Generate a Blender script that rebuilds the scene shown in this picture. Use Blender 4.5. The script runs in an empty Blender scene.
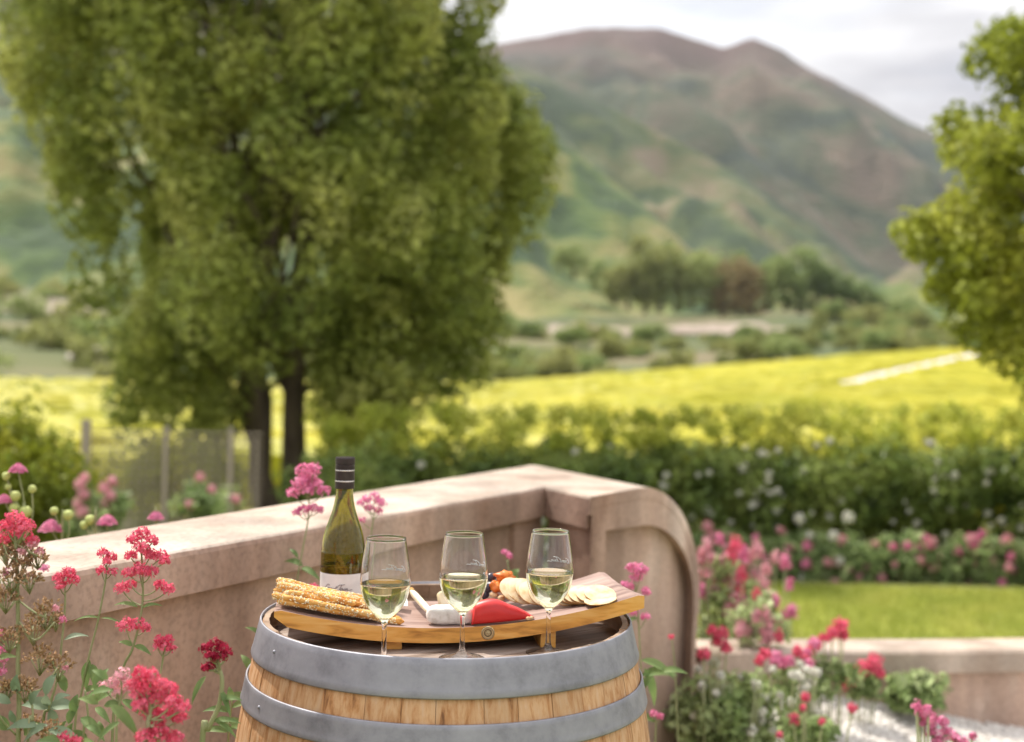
import bpy, math, random
import numpy as np
from mathutils import Vector, Matrix, noise as mn
PI = math.pi
random.seed(7); RNG = np.random.default_rng(7)
sc = bpy.context.scene
COL = sc.collection
# ------------------------------------------------------------------ camera
FPX, CX, HY, CAMZ, ROLL = 1280.0, 512.0, 352.0, 1.383, math.radians(1.3)
cam = bpy.data.cameras.new('camera'); camo = bpy.data.objects.new('camera', cam); COL.objects.link(camo)
camo.matrix_world = Matrix.Translation((0, 0, CAMZ)) @ Matrix.Rotation(PI/2, 4, 'X') @ Matrix.Rotation(ROLL, 4, 'Z')
cam.sensor_width = 36; cam.lens = FPX/1024*36
cam.shift_y = -(371-HY)/1024
cam.clip_start = .05; cam.clip_end = 20000
cam.dof.use_dof = True; cam.dof.focus_distance = 1.96; cam.dof.aperture_fstop = 2.85
sc.camera = camo
# ------------------------------------------------------------------ world
SUN_EL, SUN_AZ = math.radians(57), math.radians(-40)      # azimuth measured from +Y towards +X: high, from the left and a little beyond
w = bpy.data.worlds.new('World'); sc.world = w; w.use_nodes = True
nt = w.node_tree; nt.nodes.clear()
N = nt.nodes.new; L = nt.links.new
out = N('ShaderNodeOutputWorld'); bg = N('ShaderNodeBackground'); L(bg.outputs[0], out.inputs[0])
sky = N('ShaderNodeTexSky'); sky.sky_type = 'NISHITA'; sky.sun_disc = False
sky.sun_elevation = SUN_EL; sky.sun_rotation = SUN_AZ; sky.dust_density = 1.5
tc = N('ShaderNodeTexCoord'); mp = N('ShaderNodeMapping'); mp.inputs['Scale'].default_value = (1.6, 1.6, 6.5)
mp.inputs['Location'].default_value = (1.3, .2, .35)
L(tc.outputs['Generated'], mp.inputs[0])
nz = N('ShaderNodeTexNoise'); nz.inputs['Scale'].default_value = 2.1; nz.inputs['Detail'].default_value = 6; nz.inputs['Roughness'].default_value = .52
L(mp.outputs[0], nz.inputs[0])
cr = N('ShaderNodeValToRGB'); cr.color_ramp.elements[0].position = .38; cr.color_ramp.elements[0].color = (3.5, 3.42, 3.62, 1)
cr.color_ramp.elements[1].position = .60; cr.color_ramp.elements[1].color = (6.7, 6.6, 6.6, 1)
L(nz.outputs[0], cr.inputs[0])
nz2 = N('ShaderNodeTexNoise'); nz2.inputs['Scale'].default_value = 1.1; nz2.inputs['Detail'].default_value = 4
L(mp.outputs[0], nz2.inputs[0])
mr = N('ShaderNodeMapRange'); mr.inputs[1].default_value = .25; mr.inputs[2].default_value = .42; mr.inputs[3].default_value = .55; mr.inputs[4].default_value = .97
L(nz2.outputs[0], mr.inputs[0])
mx = N('ShaderNodeMixRGB'); L(mr.outputs[0], mx.inputs[0]); L(sky.outputs[0], mx.inputs[1]); L(cr.outputs[0], mx.inputs[2])
spz = N('ShaderNodeSeparateXYZ'); L(tc.outputs['Generated'], spz.inputs[0])
zr = N('ShaderNodeMapRange'); zr.inputs[1].default_value = .3; zr.inputs[2].default_value = .9; zr.inputs[3].default_value = 1; zr.inputs[4].default_value = 1.7   # overcast: brighter overhead
L(spz.outputs[2], zr.inputs[0]); zm = N('ShaderNodeVectorMath'); zm.operation = 'SCALE'; L(mx.outputs[0], zm.inputs[0]); L(zr.outputs[0], zm.inputs['Scale'])
L(zm.outputs[0], bg.inputs[0]); bg.inputs[1].default_value = .105
# ------------------------------------------------------------------ sun
sl = bpy.data.lights.new('sun', 'SUN'); sl.energy = 3.4; sl.angle = math.radians(2.0); sl.color = (1, .94, .84)
so = bpy.data.objects.new('sun', sl); COL.objects.link(so)
sd = Vector((math.sin(SUN_AZ)*math.cos(SUN_EL), math.cos(SUN_AZ)*math.cos(SUN_EL), math.sin(SUN_EL)))
so.rotation_euler = sd.to_track_quat('Z', 'Y').to_euler(); so.location = (0, 0, 50)
# ------------------------------------------------------------------ render settings
sc.view_settings.view_transform = 'Standard'; sc.view_settings.look = 'None'; sc.view_settings.gamma = 1
sc.view_settings.use_curve_mapping = False; sc.view_settings.exposure = .8
cy = sc.cycles
cy.use_denoising = True
try: cy.denoiser = 'OPENIMAGEDENOISE'
except Exception: pass
cy.max_bounces = 18; cy.diffuse_bounces = 3; cy.glossy_bounces = 5; cy.transmission_bounces = 16; cy.transparent_max_bounces = 12
cy.volume_bounces = 0; cy.sample_clamp_indirect = 4; cy.caustics_refractive = True; cy.caustics_reflective = False

# ================================================================== helpers
def un(px, py):
    dx, dy = px-CX, py-HY; c, s = math.cos(ROLL), math.sin(ROLL)
    return dx*c+dy*s, -dx*s+dy*c
def P(px, py, Y):
    u, v = un(px, py); return Vector((u/FPX*Y, Y, CAMZ-v/FPX*Y))
def PZ(px, py, z):
    u, v = un(px, py); Y = (CAMZ-z)*FPX/v; return Vector((u/FPX*Y, Y, z))
def interp(x, pts):
    return float(np.interp(x, [p[0] for p in pts], [p[1] for p in pts]))
def cat(pts, n=6):
    pts = [Vector(p) for p in pts]
    if len(pts) < 3: 
        return [pts[0].lerp(pts[-1], i/n) for i in range(n+1)]
    q = [pts[0]*2-pts[1]]+pts+[pts[-1]*2-pts[-2]]; r = []
    for i in range(1, len(q)-2):
        a, b, c, d = q[i-1:i+3]
        for k in range(n):
            t = k/n
            r.append(.5*((2*b)+(c-a)*t+(2*a-5*b+4*c-d)*t*t+(3*b-3*c+d-a)*t**3))
    r.append(pts[-1]); return r
def finish(o, mats, parent=None, smooth=True):
    if not isinstance(mats, (list, tuple)): mats = [mats]
    for m in mats: o.data.materials.append(m)
    if smooth: o.data.shade_smooth()
    else: o.data.shade_flat()
    COL.objects.link(o)
    if parent: o.parent = parent
    return o
class MB:
    def __init__(s): s.v = []; s.f = []; s.m = []; s.mi = 0
    def add(s, vs, fs):
        o = len(s.v); s.v += [tuple(v) for v in vs]; s.f += [tuple(i+o for i in f) for f in fs]; s.m += [s.mi]*len(fs); return s
    def box(s, c, d, rot=None):
        c = Vector(c); vs = []
        for x in (-.5, .5):
            for y in (-.5, .5):
                for z in (-.5, .5):
                    p = Vector((x*d[0], y*d[1], z*d[2])); vs.append(c+(rot @ p if rot else p))
        return s.add(vs, [(0,1,3,2),(4,6,7,5),(0,4,5,1),(2,3,7,6),(0,2,6,4),(1,5,7,3)])
    def lathe(s, prof, seg=48, c=(0,0,0), close=False):
        vs = []; fs = []; n = len(prof)
        for i in range(seg):
            a = 2*PI*i/seg
            for r, z in prof: vs.append((c[0]+r*math.cos(a), c[1]+r*math.sin(a), c[2]+z))
        for i in range(seg):
            j = (i+1) % seg
            for k in range(n-1 if not close else n):
                k2 = (k+1) % n; fs.append((i*n+k, j*n+k, j*n+k2, i*n+k2))
        return s.add(vs, fs)
    def tube(s, pts, r, seg=8, cap=True):
        pts = [Vector(p) for p in pts]; n = len(pts)
        if not callable(r):
            rr = r if isinstance(r, (list, tuple)) else [r, r]
            r = lambda t: float(np.interp(t, np.linspace(0, 1, len(rr)), rr))
        vs = []; fs = []; up = None
        for i, p in enumerate(pts):
            d = (pts[min(i+1, n-1)]-pts[max(i-1, 0)])
            d = d.normalized() if d.length > 1e-9 else Vector((0, 0, 1))
            if up is None: up = d.orthogonal().normalized()
            up = (up-d*up.dot(d)); up = up.normalized() if up.length > 1e-6 else d.orthogonal().normalized()
            b = d.cross(up); R = r(i/(n-1))
            for k in range(seg):
                a = 2*PI*k/seg; vs.append(p+(up*math.cos(a)+b*math.sin(a))*R)
        for i in range(n-1):
            for k in range(seg):
                k2 = (k+1) % seg; fs.append((i*seg+k, i*seg+k2, (i+1)*seg+k2, (i+1)*seg+k))
        if cap: fs.append(tuple(range(seg))[::-1]); fs.append(tuple(range((n-1)*seg, n*seg)))
        return s.add(vs, fs)
    def blob(s, c, rad, amp=.1, nf=3, seg=14, ring=9, seed=0, rot=None):
        vs = [];fs = []
        for i in range(ring+1):
            th = PI*i/ring
            for k in range(seg):
                a = 2*PI*k/seg; d = Vector((math.sin(th)*math.cos(a), math.sin(th)*math.sin(a), math.cos(th)))
                q = 1+amp*mn.noise(d*nf+Vector((seed*7.3, seed*1.7, seed)))
                p = Vector((d.x*rad[0]*q, d.y*rad[1]*q, d.z*rad[2]*q)); vs.append(Vector(c)+(rot @ p if rot else p))
        for i in range(ring):
            for k in range(seg):
                k2 = (k+1) % seg; fs.append((i*seg+k, (i+1)*seg+k, (i+1)*seg+k2, i*seg+k2))
        return s.add(vs, fs)
    def build(s, name, mats, parent=None, smooth=True, loc=None):
        me = bpy.data.meshes.new(name)
        v = s.v
        if loc is not None: v = [(a-loc[0], b-loc[1], c-loc[2]) for a, b, c in v]
        me.from_pydata(v, [], s.f)
        me.polygons.foreach_set('material_index', s.m); me.update()
        o = bpy.data.objects.new(name, me)
        if loc is not None: o.location = loc
        return finish(o, mats, parent, smooth)
def npmesh(name, V, F, mats, parent=None, smooth=False, mi=None):
    V = np.asarray(V, np.float32); F = np.asarray(F, np.int32); k = F.shape[1]
    me = bpy.data.meshes.new(name)
    me.vertices.add(len(V)); me.vertices.foreach_set('co', V.ravel())
    me.loops.add(F.size); me.loops.foreach_set('vertex_index', F.ravel())
    me.polygons.add(len(F)); me.polygons.foreach_set('loop_start', np.arange(0, F.size, k, dtype=np.int32))
    try: me.polygons.foreach_set('loop_total', np.full(len(F), k, np.int32))
    except Exception: pass
    if mi is not None: me.polygons.foreach_set('material_index', np.asarray(mi, np.int32))
    me.update(calc_edges=True); me.validate()
    return finish(bpy.data.objects.new(name, me), mats, parent, smooth)
def frames(nrm, twist):
    n = nrm/np.maximum(np.linalg.norm(nrm, axis=1, keepdims=True), 1e-9)
    ref = np.where(np.abs(n[:, 2:3]) > .9, np.array([[1., 0, 0]]), np.array([[0., 0, 1]]))
    a = np.cross(ref, n); a /= np.linalg.norm(a, axis=1, keepdims=True); b = np.cross(n, a)
    c, s = np.cos(twist)[:, None], np.sin(twist)[:, None]
    return a*c+b*s, -a*s+b*c, n
def scatter(tv, tf, pos, nrm, size, twist=None, aniso=None):
    tv = np.asarray(tv, float); tf = np.asarray(tf, int); pos = np.asarray(pos, float); n = len(pos)
    if twist is None: twist = RNG.uniform(0, 2*PI, n)
    A, B, C = frames(np.asarray(nrm, float), twist)
    t = tv[None]*np.asarray(size, float).reshape(n, 1, -1)
    V = pos[:, None]+t[..., 0:1]*A[:, None]+t[..., 1:2]*B[:, None]+t[..., 2:3]*C[:, None]
    F = tf[None]+(np.arange(n)*len(tv))[:, None, None]
    return V.reshape(-1, 3), F.reshape(-1, tf.shape[1])
def join(parts):
    V = []; F = []; o = 0
    for v, f in parts: V.append(v); F.append(f+o); o += len(v)
    return np.concatenate(V), np.concatenate(F)
LEAF = ([(0,0,0),(.28,.3,.10),(.22,.7,.08),(0,1,-.08),(-.22,.7,.08),(-.28,.3,.10)], [(0,1,2,3),(0,3,4,5)])
fv = [(0,0,0)]; ff = []
for k in range(5):
    a = 2*PI*k/5
    for da, r, z in ((-.55, .66, .16), (0, 1, .1), (.55, .66, .16)): fv.append((r*math.cos(a+da), r*math.sin(a+da), z))
    ff.append((0, 1+3*k, 2+3*k, 3+3*k))
FLORET = (fv, ff)
PEB = ([(1,0,0),(-1,0,0),(0,.8,0),(0,-.8,0),(0,0,.6),(0,0,-.6)], [(0,2,4),(2,1,4),(1,3,4),(3,0,4),(2,0,5),(1,2,5),(3,1,5),(0,3,5)])
BLADE = ([(-.06,0,0),(.06,0,0),(.03,.25,1),(-.03,.25,1)], [(0,1,2,3)])
def rdir(n, zmin=-1):
    z = RNG.uniform(zmin, 1, n); a = RNG.uniform(0, 2*PI, n); s = np.sqrt(1-z*z)
    return np.stack([s*np.cos(a), s*np.sin(a), z], 1)
def tag(o, label=None, cat=None, group=None, kind=None):
    if label: o['label'] = label
    if cat: o['category'] = cat
    if group: o['group'] = group
    if kind: o['kind'] = kind
    return o
def empty(name, loc, label, cat, group=None):
    o = bpy.data.objects.new(name, None); o.location = loc; o.empty_display_size = .1; COL.objects.link(o)
    return tag(o, label, cat, group)
def reparent(o, root):
    o.parent = root; o.matrix_parent_inverse = Matrix.Translation(-Vector(root.location)); return o
def dup(o, parent=None):
    c = o.copy(); COL.objects.link(c); c.parent = parent
    for ch in o.children: dup(ch, c)
    return c
# ------------------------------------------------------------------ materials
def mat(name, base, rough=.7, **kw):
    m = bpy.data.materials.new(name); m.use_nodes = True; n = m.node_tree; b = n.nodes['Principled BSDF']
    b.inputs['Base Color'].default_value = (*base, 1); b.inputs['Roughness'].default_value = rough
    for k, v in kw.items():
        b.inputs[k].default_value = v
    return m
def ramp_tex(m, kind='noise', scale=5, cols=None, pos=None, vec='Object', vscale=(1,1,1), detail=4, bump=0, bumpscale=None, bdist=.01, dist=0, rough=.5, island=0):
    n = m.node_tree; b = n.nodes['Principled BSDF']; A = n.nodes.new; K = n.links.new
    t = A('ShaderNodeTexCoord'); mpn = A('ShaderNodeMapping'); mpn.inputs['Scale'].default_value = vscale
    if vec == 'Position':
        g = A('ShaderNodeNewGeometry'); K(g.outputs['Position'], mpn.inputs[0])
    else: K(t.outputs[vec], mpn.inputs[0])
    x = A('ShaderNodeTexNoise'); x.inputs['Scale'].default_value = scale; x.inputs['Detail'].default_value = detail
    x.inputs['Distortion'].default_value = dist; x.inputs['Roughness'].default_value = rough; K(mpn.outputs[0], x.inputs[0])
    r = A('ShaderNodeValToRGB'); K(x.outputs[0], r.inputs[0])
    if cols:
        e = r.color_ramp.elements; pos = pos or list(np.linspace(.32, .68, len(cols)))
        while len(e) < len(cols): e.new(.5)
        for i, c in enumerate(cols): e[i].position = pos[i]; e[i].color = (*c, 1)
        src = r.outputs[0]
        if island:
            g2 = A('ShaderNodeNewGeometry'); hs = A('ShaderNodeHueSaturation'); mm = A('ShaderNodeMapRange')
            mm.inputs[3].default_value = 1-island; mm.inputs[4].default_value = 1+island
            K(g2.outputs['Random Per Island'], mm.inputs[0]); K(mm.outputs[0], hs.inputs['Value']); K(src, hs.inputs['Color']); src = hs.outputs[0]
        K(src, b.inputs['Base Color'])
    if bump:
        y = A('ShaderNodeTexNoise'); y.inputs['Scale'].default_value = bumpscale or scale*4; y.inputs['Detail'].default_value = 5; K(mpn.outputs[0], y.inputs[0])
        bp = A('ShaderNodeBump'); bp.inputs['Strength'].default_value = bump; bp.inputs['Distance'].default_value = bdist
        K(y.outputs[0], bp.inputs['Height']); K(bp.outputs[0], b.inputs['Normal'])
    return m
def leafmat(name, cols, trans=.35, scale=1.2, island=.35, rough=.55):
    m = mat(name, cols[0], rough); ramp_tex(m, scale=scale, cols=cols, vec='Position', detail=3, island=island)
    n = m.node_tree; b = n.nodes['Principled BSDF']; o = n.nodes['Material Output']
    tr = n.nodes.new('ShaderNodeBsdfTranslucent'); mxs = n.nodes.new('ShaderNodeMixShader'); mxs.inputs[0].default_value = trans
    src = b.inputs['Base Color'].links[0].from_socket; n.links.new(src, tr.inputs[0])
    n.links.new(b.outputs[0], mxs.inputs[1]); n.links.new(tr.outputs[0], mxs.inputs[2]); n.links.new(mxs.outputs[0], o.inputs[0])
    b.inputs['Specular IOR Level'].default_value = .3
    return m
M = {}
M['plaster'] = ramp_tex(mat('plaster', (.4,.3,.25), .9), scale=2.2, cols=[(.28,.165,.115),(.47,.315,.24),(.53,.375,.295),(.68,.54,.45)], pos=[.32,.45,.57,.70], detail=10, bump=.6, bumpscale=60, bdist=.004, vscale=(1,1,.55), vec='Position', rough=.62)
M['cap'] = ramp_tex(mat('cap', (.5,.42,.35), .9), scale=3, cols=[(.30,.21,.16),(.44,.345,.275),(.52,.435,.37)], pos=[.32,.46,.66], detail=9, bump=.3, bumpscale=80, bdist=.003, vec='Position', rough=.65)
M['crown'] = leafmat('crown', [(.225,.28,.065),(.385,.43,.105),(.56,.57,.19)], .47, .9, .35)
M['crown2'] = leafmat('crown_right', [(.19,.235,.03),(.33,.365,.05),(.48,.46,.085)], .42, .8, .35)
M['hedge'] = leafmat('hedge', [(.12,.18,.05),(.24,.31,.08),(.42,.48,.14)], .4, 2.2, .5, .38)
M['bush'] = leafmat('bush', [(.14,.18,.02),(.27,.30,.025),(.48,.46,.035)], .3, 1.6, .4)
M['shoot'] = leafmat('shoot', [(.30,.36,.045),(.44,.48,.07),(.6,.6,.12)], .4, 1.6, .3)  # hedge-top leaves: lit look put into the leaf colour
M['vine'] = leafmat('vine', [(.44,.44,.035),(.57,.54,.05),(.68,.62,.08)], .4, .12, .2)
M['scrub'] = leafmat('scrub', [(.20,.23,.07),(.30,.32,.10),(.40,.39,.15)], .45, .05, .3)
M['farleaf'] = leafmat('farleaf', [(.18,.25,.08),(.28,.35,.12),(.40,.45,.17)], .45, .02, .3)
M['fargold'] = leafmat('farbrown', [(.32,.25,.12),(.42,.33,.16)], .4, .05, .3)
M['stem'] = leafmat('stem', [(.28,.32,.14),(.42,.42,.24)], .15, 20, .15)
M['leaf'] = leafmat('leaf', [(.13,.21,.07),(.27,.36,.13)], .35, 14, .3)
M['greyleaf'] = leafmat('greyleaf', [(.17,.25,.14),(.33,.40,.27)], .25, 14, .25)
M['garden'] = leafmat('garden', [(.14,.21,.07),(.28,.37,.14),(.45,.52,.26)], .3, 5, .45)
M['gardenlight'] = leafmat('gardenlight', [(.24,.33,.12),(.42,.50,.22),(.6,.66,.4)], .35, 8, .4)
M['coral'] = leafmat('coral_petals', [(.76,.08,.165),(.87,.23,.33)], .35, 60, .22, .6)
M['pink'] = leafmat('pink_petals', [(.74,.19,.38),(.88,.38,.55)], .3, 60, .2, .6)
M['dark'] = leafmat('dark_petals', [(.30,.008,.035),(.48,.02,.07)], .2, 60, .25, .6)
M['palepink'] = leafmat('palepink_petals', [(.74,.34,.40),(.82,.46,.5)], .3, 30, .2, .6)
M['white'] = leafmat('white_petals', [(.75,.73,.62),(.85,.84,.78)], .25, 30, .1, .6)
M['seed'] = leafmat('dry_seed_heads', [(.34,.22,.10),(.55,.36,.22)], .2, 60, .35, .8)
M['budgreen'] = mat('bud_green', (.45,.5,.16), .7)
M['bark'] = ramp_tex(mat('bark', (.1,.07,.05), .95), scale=8, cols=[(.10,.075,.06),(.22,.17,.13)], vscale=(1,1,.25), bump=.8, bumpscale=20, bdist=.03)
M['wood'] = ramp_tex(mat('barrel_oak', (.5,.3,.18), .65), scale=6, vscale=(13,13,.5), cols=[(.17,.07,.025),(.46,.22,.085),(.60,.36,.19),(.62,.43,.29)], pos=[.30,.42,.56,.75], detail=9, dist=.4, bump=.5, bumpscale=16, bdist=.003, island=.09, rough=.68)
M['rim'] = ramp_tex(mat('stave_end', (.4,.3,.22), .8), scale=20, cols=[(.22,.14,.09),(.42,.31,.22)], island=.2, bump=.4, bdist=.003)
M['head'] = ramp_tex(mat('barrel_head', (.25,.19,.15), .6), scale=5, vscale=(.6,9,1), cols=[(.10,.065,.045),(.27,.20,.16),(.40,.33,.29)], pos=[.3,.5,.72], detail=9, bump=.5, bumpscale=14, bdist=.003, island=.25)
M['steel'] = ramp_tex(mat('galvanised_hoop', (.4,.41,.44), .55, Metallic=.6), scale=17, cols=[(.20,.20,.225),(.32,.32,.355),(.38,.38,.415)], pos=[.28,.5,.72], detail=12, bump=.2, bumpscale=40, bdist=.002, rough=.7)
M['board'] = ramp_tex(mat('varnished_oak', (.5,.25,.08), .35), scale=6, vscale=(2.0,14,14), cols=[(.46,.19,.035),(.80,.39,.085),(.88,.52,.17)], pos=[.3,.5,.72], detail=8, dist=.5, bump=.15, bumpscale=10, bdist=.001)
M['stain'] = ramp_tex(mat('wine_stained_oak', (.35,.2,.18), .5), scale=5, vscale=(1.2,10,6), cols=[(.17,.095,.08),(.31,.20,.165),(.41,.29,.245)], pos=[.3,.5,.7], detail=8, bump=.1, bdist=.001)
M['glass'] = mat('clear_glass', (1,1,1), .0, **{'Transmission Weight':1., 'IOR':1.5})
M['wine'] = mat('white_wine', (.97,.95,.72), .0, **{'Transmission Weight':1., 'IOR':1.34})
M['bottle'] = mat('olive_glass', (.46,.44,.06), .0, **{'Transmission Weight':1., 'IOR':1.5})
M['bwine'] = mat('bottle_wine', (.95,.82,.25), .0, **{'Transmission Weight':1., 'IOR':1.34})
M['capmetal'] = ramp_tex(mat('screw_cap', (.12,.09,.09), .32, Metallic=.7), scale=50, cols=[(.045,.034,.036),(.075,.058,.06)])
M['silver'] = mat('silver_line', (.7,.68,.66), .3, Metallic=.9)
M['paper'] = ramp_tex(mat('label_paper', (.75,.73,.7), .8), scale=60, cols=[(.70,.68,.66),(.80,.78,.76)])
M['ink'] = mat('grey_ink', (.28,.26,.27), .8)
M['etch'] = mat('white_etching', (.88,.88,.86), .6)
M['crust'] = ramp_tex(mat('baked_crust', (.6,.35,.12), .75), scale=70, cols=[(.52,.19,.03),(.76,.37,.08),(.84,.52,.18)], detail=6, bump=.6, bumpscale=300, bdist=.002)
M['seeds'] = leafmat('sesame', [(.84,.70,.42),(.93,.86,.64)], .1, 90, .2)
M['brie'] = ramp_tex(mat('brie_rind', (.85,.82,.76), .85), scale=70, cols=[(.66,.62,.56),(.84,.81,.76),(.9,.88,.84)], pos=[.3,.48,.6], bump=.7, bumpscale=150, bdist=.002)
M['cream'] = ramp_tex(mat('cream', (.85,.75,.5), .5), scale=40, cols=[(.78,.66,.40),(.88,.80,.60)])
M['pepper'] = ramp_tex(mat('red_pepper', (.75,.03,.02), .42, **{'Coat Weight':.12}), scale=18, cols=[(.60,.012,.015),(.80,.04,.035)], bump=.12, bumpscale=20, bdist=.002)
M['orange'] = ramp_tex(mat('apricot', (.8,.22,.03), .45), scale=60, cols=[(.66,.12,.015),(.88,.30,.05)], bump=.5, bumpscale=90, bdist=.003)
M['olive'] = mat('black_olive', (.035,.03,.05), .25)
M['almond'] = ramp_tex(mat('nut', (.6,.38,.2), .7), scale=80, cols=[(.5,.28,.12),(.78,.58,.36)])
M['cracker'] = ramp_tex(mat('cracker', (.8,.66,.42), .8), scale=45, cols=[(.52,.31,.11),(.66,.51,.30),(.72,.60,.41)], pos=[.28,.45,.62], bump=.5, bumpscale=120, bdist=.001)
M['crackeredge'] = mat('cracker_edge', (.60,.33,.10), .8)
M['napkin'] = mat('white_paper', (.85,.85,.84), .7)
M['brass'] = mat('brass', (.62,.50,.30), .3, Metallic=.9)
M['brassdark'] = mat('brass_dark', (.16,.12,.06), .5, Metallic=.6)
M['lawn'] = ramp_tex(mat('lawn', (.2,.28,.03), .9), scale=3, cols=[(.24,.30,.05),(.38,.41,.075),(.46,.44,.12)], detail=8, vec='Position', bump=.5, bumpscale=60)
M['grass'] = leafmat('grass', [(.31,.36,.065),(.47,.48,.12)], .45, 2, .25)
M['gravel'] = ramp_tex(mat('gravel_bed', (.6,.57,.53), .9), scale=60, cols=[(.42,.38,.34),(.72,.69,.64)], bump=.8, bumpscale=90, vec='Position')
M['pebble'] = leafmat('pebbles', [(.66,.62,.57),(.82,.79,.75)], .0, 8, .22)
M['soil'] = ramp_tex(mat('ground', (.2,.2,.08), .95), scale=.8, cols=[(.10,.11,.04),(.17,.18,.06),(.24,.22,.10)], detail=8, vec='Position')
M['fence'] = mat('weathered_fence', (.36,.31,.25), .9)
M['road'] = ramp_tex(mat('gravel_track', (.55,.52,.5), .95), scale=.6, cols=[(.46,.42,.40),(.60,.57,.55)], vec='Position')
M['rock'] = ramp_tex(mat('rock', (.35,.3,.28), .9), scale=.6, cols=[(.2,.17,.16),(.42,.37,.34)], vec='Position', bump=.6)

def weather(m):      # drip streaks and fine specks, part of the plaster's own colour
    n = m.node_tree; b = n.nodes['Principled BSDF']; A = n.nodes.new; K = n.links.new; src = b.inputs['Base Color'].links[0].from_socket
    ge = A('ShaderNodeNewGeometry')
    for sc_, vs_, lo, hi_, a0_, a1_ in ((7, (1, 1, .12), .35, .6, .74, 1.06), (90, (1, 1, 1), .3, .55, .80, 1.05), (1.6, (1, 1, 1), .35, .6, .84, 1.08)):
        mp_ = A('ShaderNodeMapping'); mp_.inputs['Scale'].default_value = vs_; K(ge.outputs['Position'], mp_.inputs[0])
        x = A('ShaderNodeTexNoise'); x.inputs['Scale'].default_value = sc_; x.inputs['Detail'].default_value = 7; K(mp_.outputs[0], x.inputs[0])
        r = A('ShaderNodeMapRange'); r.inputs[1].default_value = lo; r.inputs[2].default_value = hi_; r.inputs[3].default_value = a0_; r.inputs[4].default_value = a1_; K(x.outputs[0], r.inputs[0])
        v = A('ShaderNodeVectorMath'); v.operation = 'SCALE'; K(src, v.inputs[0]); K(r.outputs[0], v.inputs['Scale']); src = v.outputs[0]
    K(src, b.inputs['Base Color'])
weather(M['plaster']); weather(M['cap'])
# ================================================================== terrain
def sm(a, b, x):
    t = min(1, max(0, (x-a)/(b-a))); return t*t*(3-2*t)
YFAR = [(-600,105),(0,110),(480,120),(700,170),(940,230),(1500,290)]
YEDGE = [(-600,396),(0,390),(480,384),(700,362),(940,338),(1500,325)]
TER = [(-600,290),(0,300),(200,316),(480,322),(640,318),(800,309),(940,318),(1500,330)]
def ground_z(X, Y):
    u = X/max(Y, .5)*FPX+CX
    if Y < 30:
        z = -.4*sm(4.9, 6.2, Y)-.2*sm(10, 12.5, Y)-1.6*sm(13.5, 27, Y); return z
    yf = interp(u, YFAR); ze = CAMZ-(interp(u, YEDGE)-HY)/FPX*yf-1.35
    if Y < yf: return -2.2+(ze+2.2)*((Y-30)/(yf-30))**1.3
    t1 = CAMZ-(interp(u, TER)-HY)/FPX*520
    t = (Y-yf)/(520-yf)
    z = ze+(t1-ze)*min(t, 1.3)**1.1
    if t > .03:
        z += 2.2*mn.noise(Vector((X*.02, Y*.02, 0)))*min(1, t*6)+1.2*mn.noise(Vector((X*.06, Y*.06, 3)))*min(1, t*6)
    return z
us = np.linspace(-620, 1640, 150)
ys = np.concatenate([np.linspace(-40, 4.8, 16), np.linspace(5, 30, 40), np.geomspace(31, 640, 110)])
V = []; ZN = []
# the near part of the sheet also spreads out behind and beside the camera
for Y in ys:
    for u in us:
        X = (u-CX)/FPX*(Y if Y > 30 else 30+(30-max(Y, 0))*0); V.append((X, Y, ground_z(X, Y))); ZN.append(1. if Y > interp((X/max(Y,.5)*FPX+CX), YFAR)+2 else 0.)
nu = len(us); F = [(i*nu+j, i*nu+j+1, (i+1)*nu+j+1, (i+1)*nu+j) for i in range(len(ys)-1) for j in range(nu-1)]
g = npmesh('ground', V, F, M['soil'], smooth=True); tag(g, kind='structure')
at_ = g.data.attributes.new('zone', 'FLOAT', 'POINT'); at_.data.foreach_set('value', np.array(ZN, np.float32))
# ground tint: field floor yellow-green, terrace beyond dry olive and pale banks
def ground_mat():
    m = M['soil']; n = m.node_tree; b = n.nodes['Principled BSDF']; A = n.nodes.new; K = n.links.new
    src = b.inputs['Base Color'].links[0].from_socket
    ge = A('ShaderNodeNewGeometry'); sp = A('ShaderNodeSeparateXYZ'); K(ge.outputs['Position'], sp.inputs[0])
    m1 = A('ShaderNodeMapRange'); m1.inputs[1].default_value = 24; m1.inputs[2].default_value = 34; K(sp.outputs[1], m1.inputs[0])
    mx1 = A('ShaderNodeMixRGB'); mx1.inputs[2].default_value = (.36,.35,.03,1); K(m1.outputs[0], mx1.inputs[0]); K(src, mx1.inputs[1])
    m2 = A('ShaderNodeAttribute'); m2.attribute_name = 'zone'
    nzz = A('ShaderNodeTexNoise'); nzz.inputs['Scale'].default_value = .03; nzz.inputs['Detail'].default_value = 8
    mpp = A('ShaderNodeMapping'); mpp.inputs['Scale'].default_value = (.5, 1.2, 1.5); K(ge.outputs['Position'], mpp.inputs[0]); K(mpp.outputs[0], nzz.inputs[0])
    r = A('ShaderNodeValToRGB'); e = r.color_ramp.elements
    for _ in range(3): e.new(.5)
    for i, (p, c) in enumerate([(.36,(.035,.06,.015)),(.47,(.07,.09,.022)),(.56,(.11,.115,.035)),(.65,(.16,.13,.065)),(.74,(.26,.21,.16))]): e[i].position = p; e[i].color = (*c, 1)
    K(nzz.outputs[0], r.inputs[0])
    mx2 = A('ShaderNodeMixRGB'); K(m2.outputs['Fac'], mx2.inputs[0]); K(mx1.outputs[0], mx2.inputs[1]); K(r.outputs[0], mx2.inputs[2])
    K(mx2.outputs[0], b.inputs['Base Color'])
ground_mat()
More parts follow.
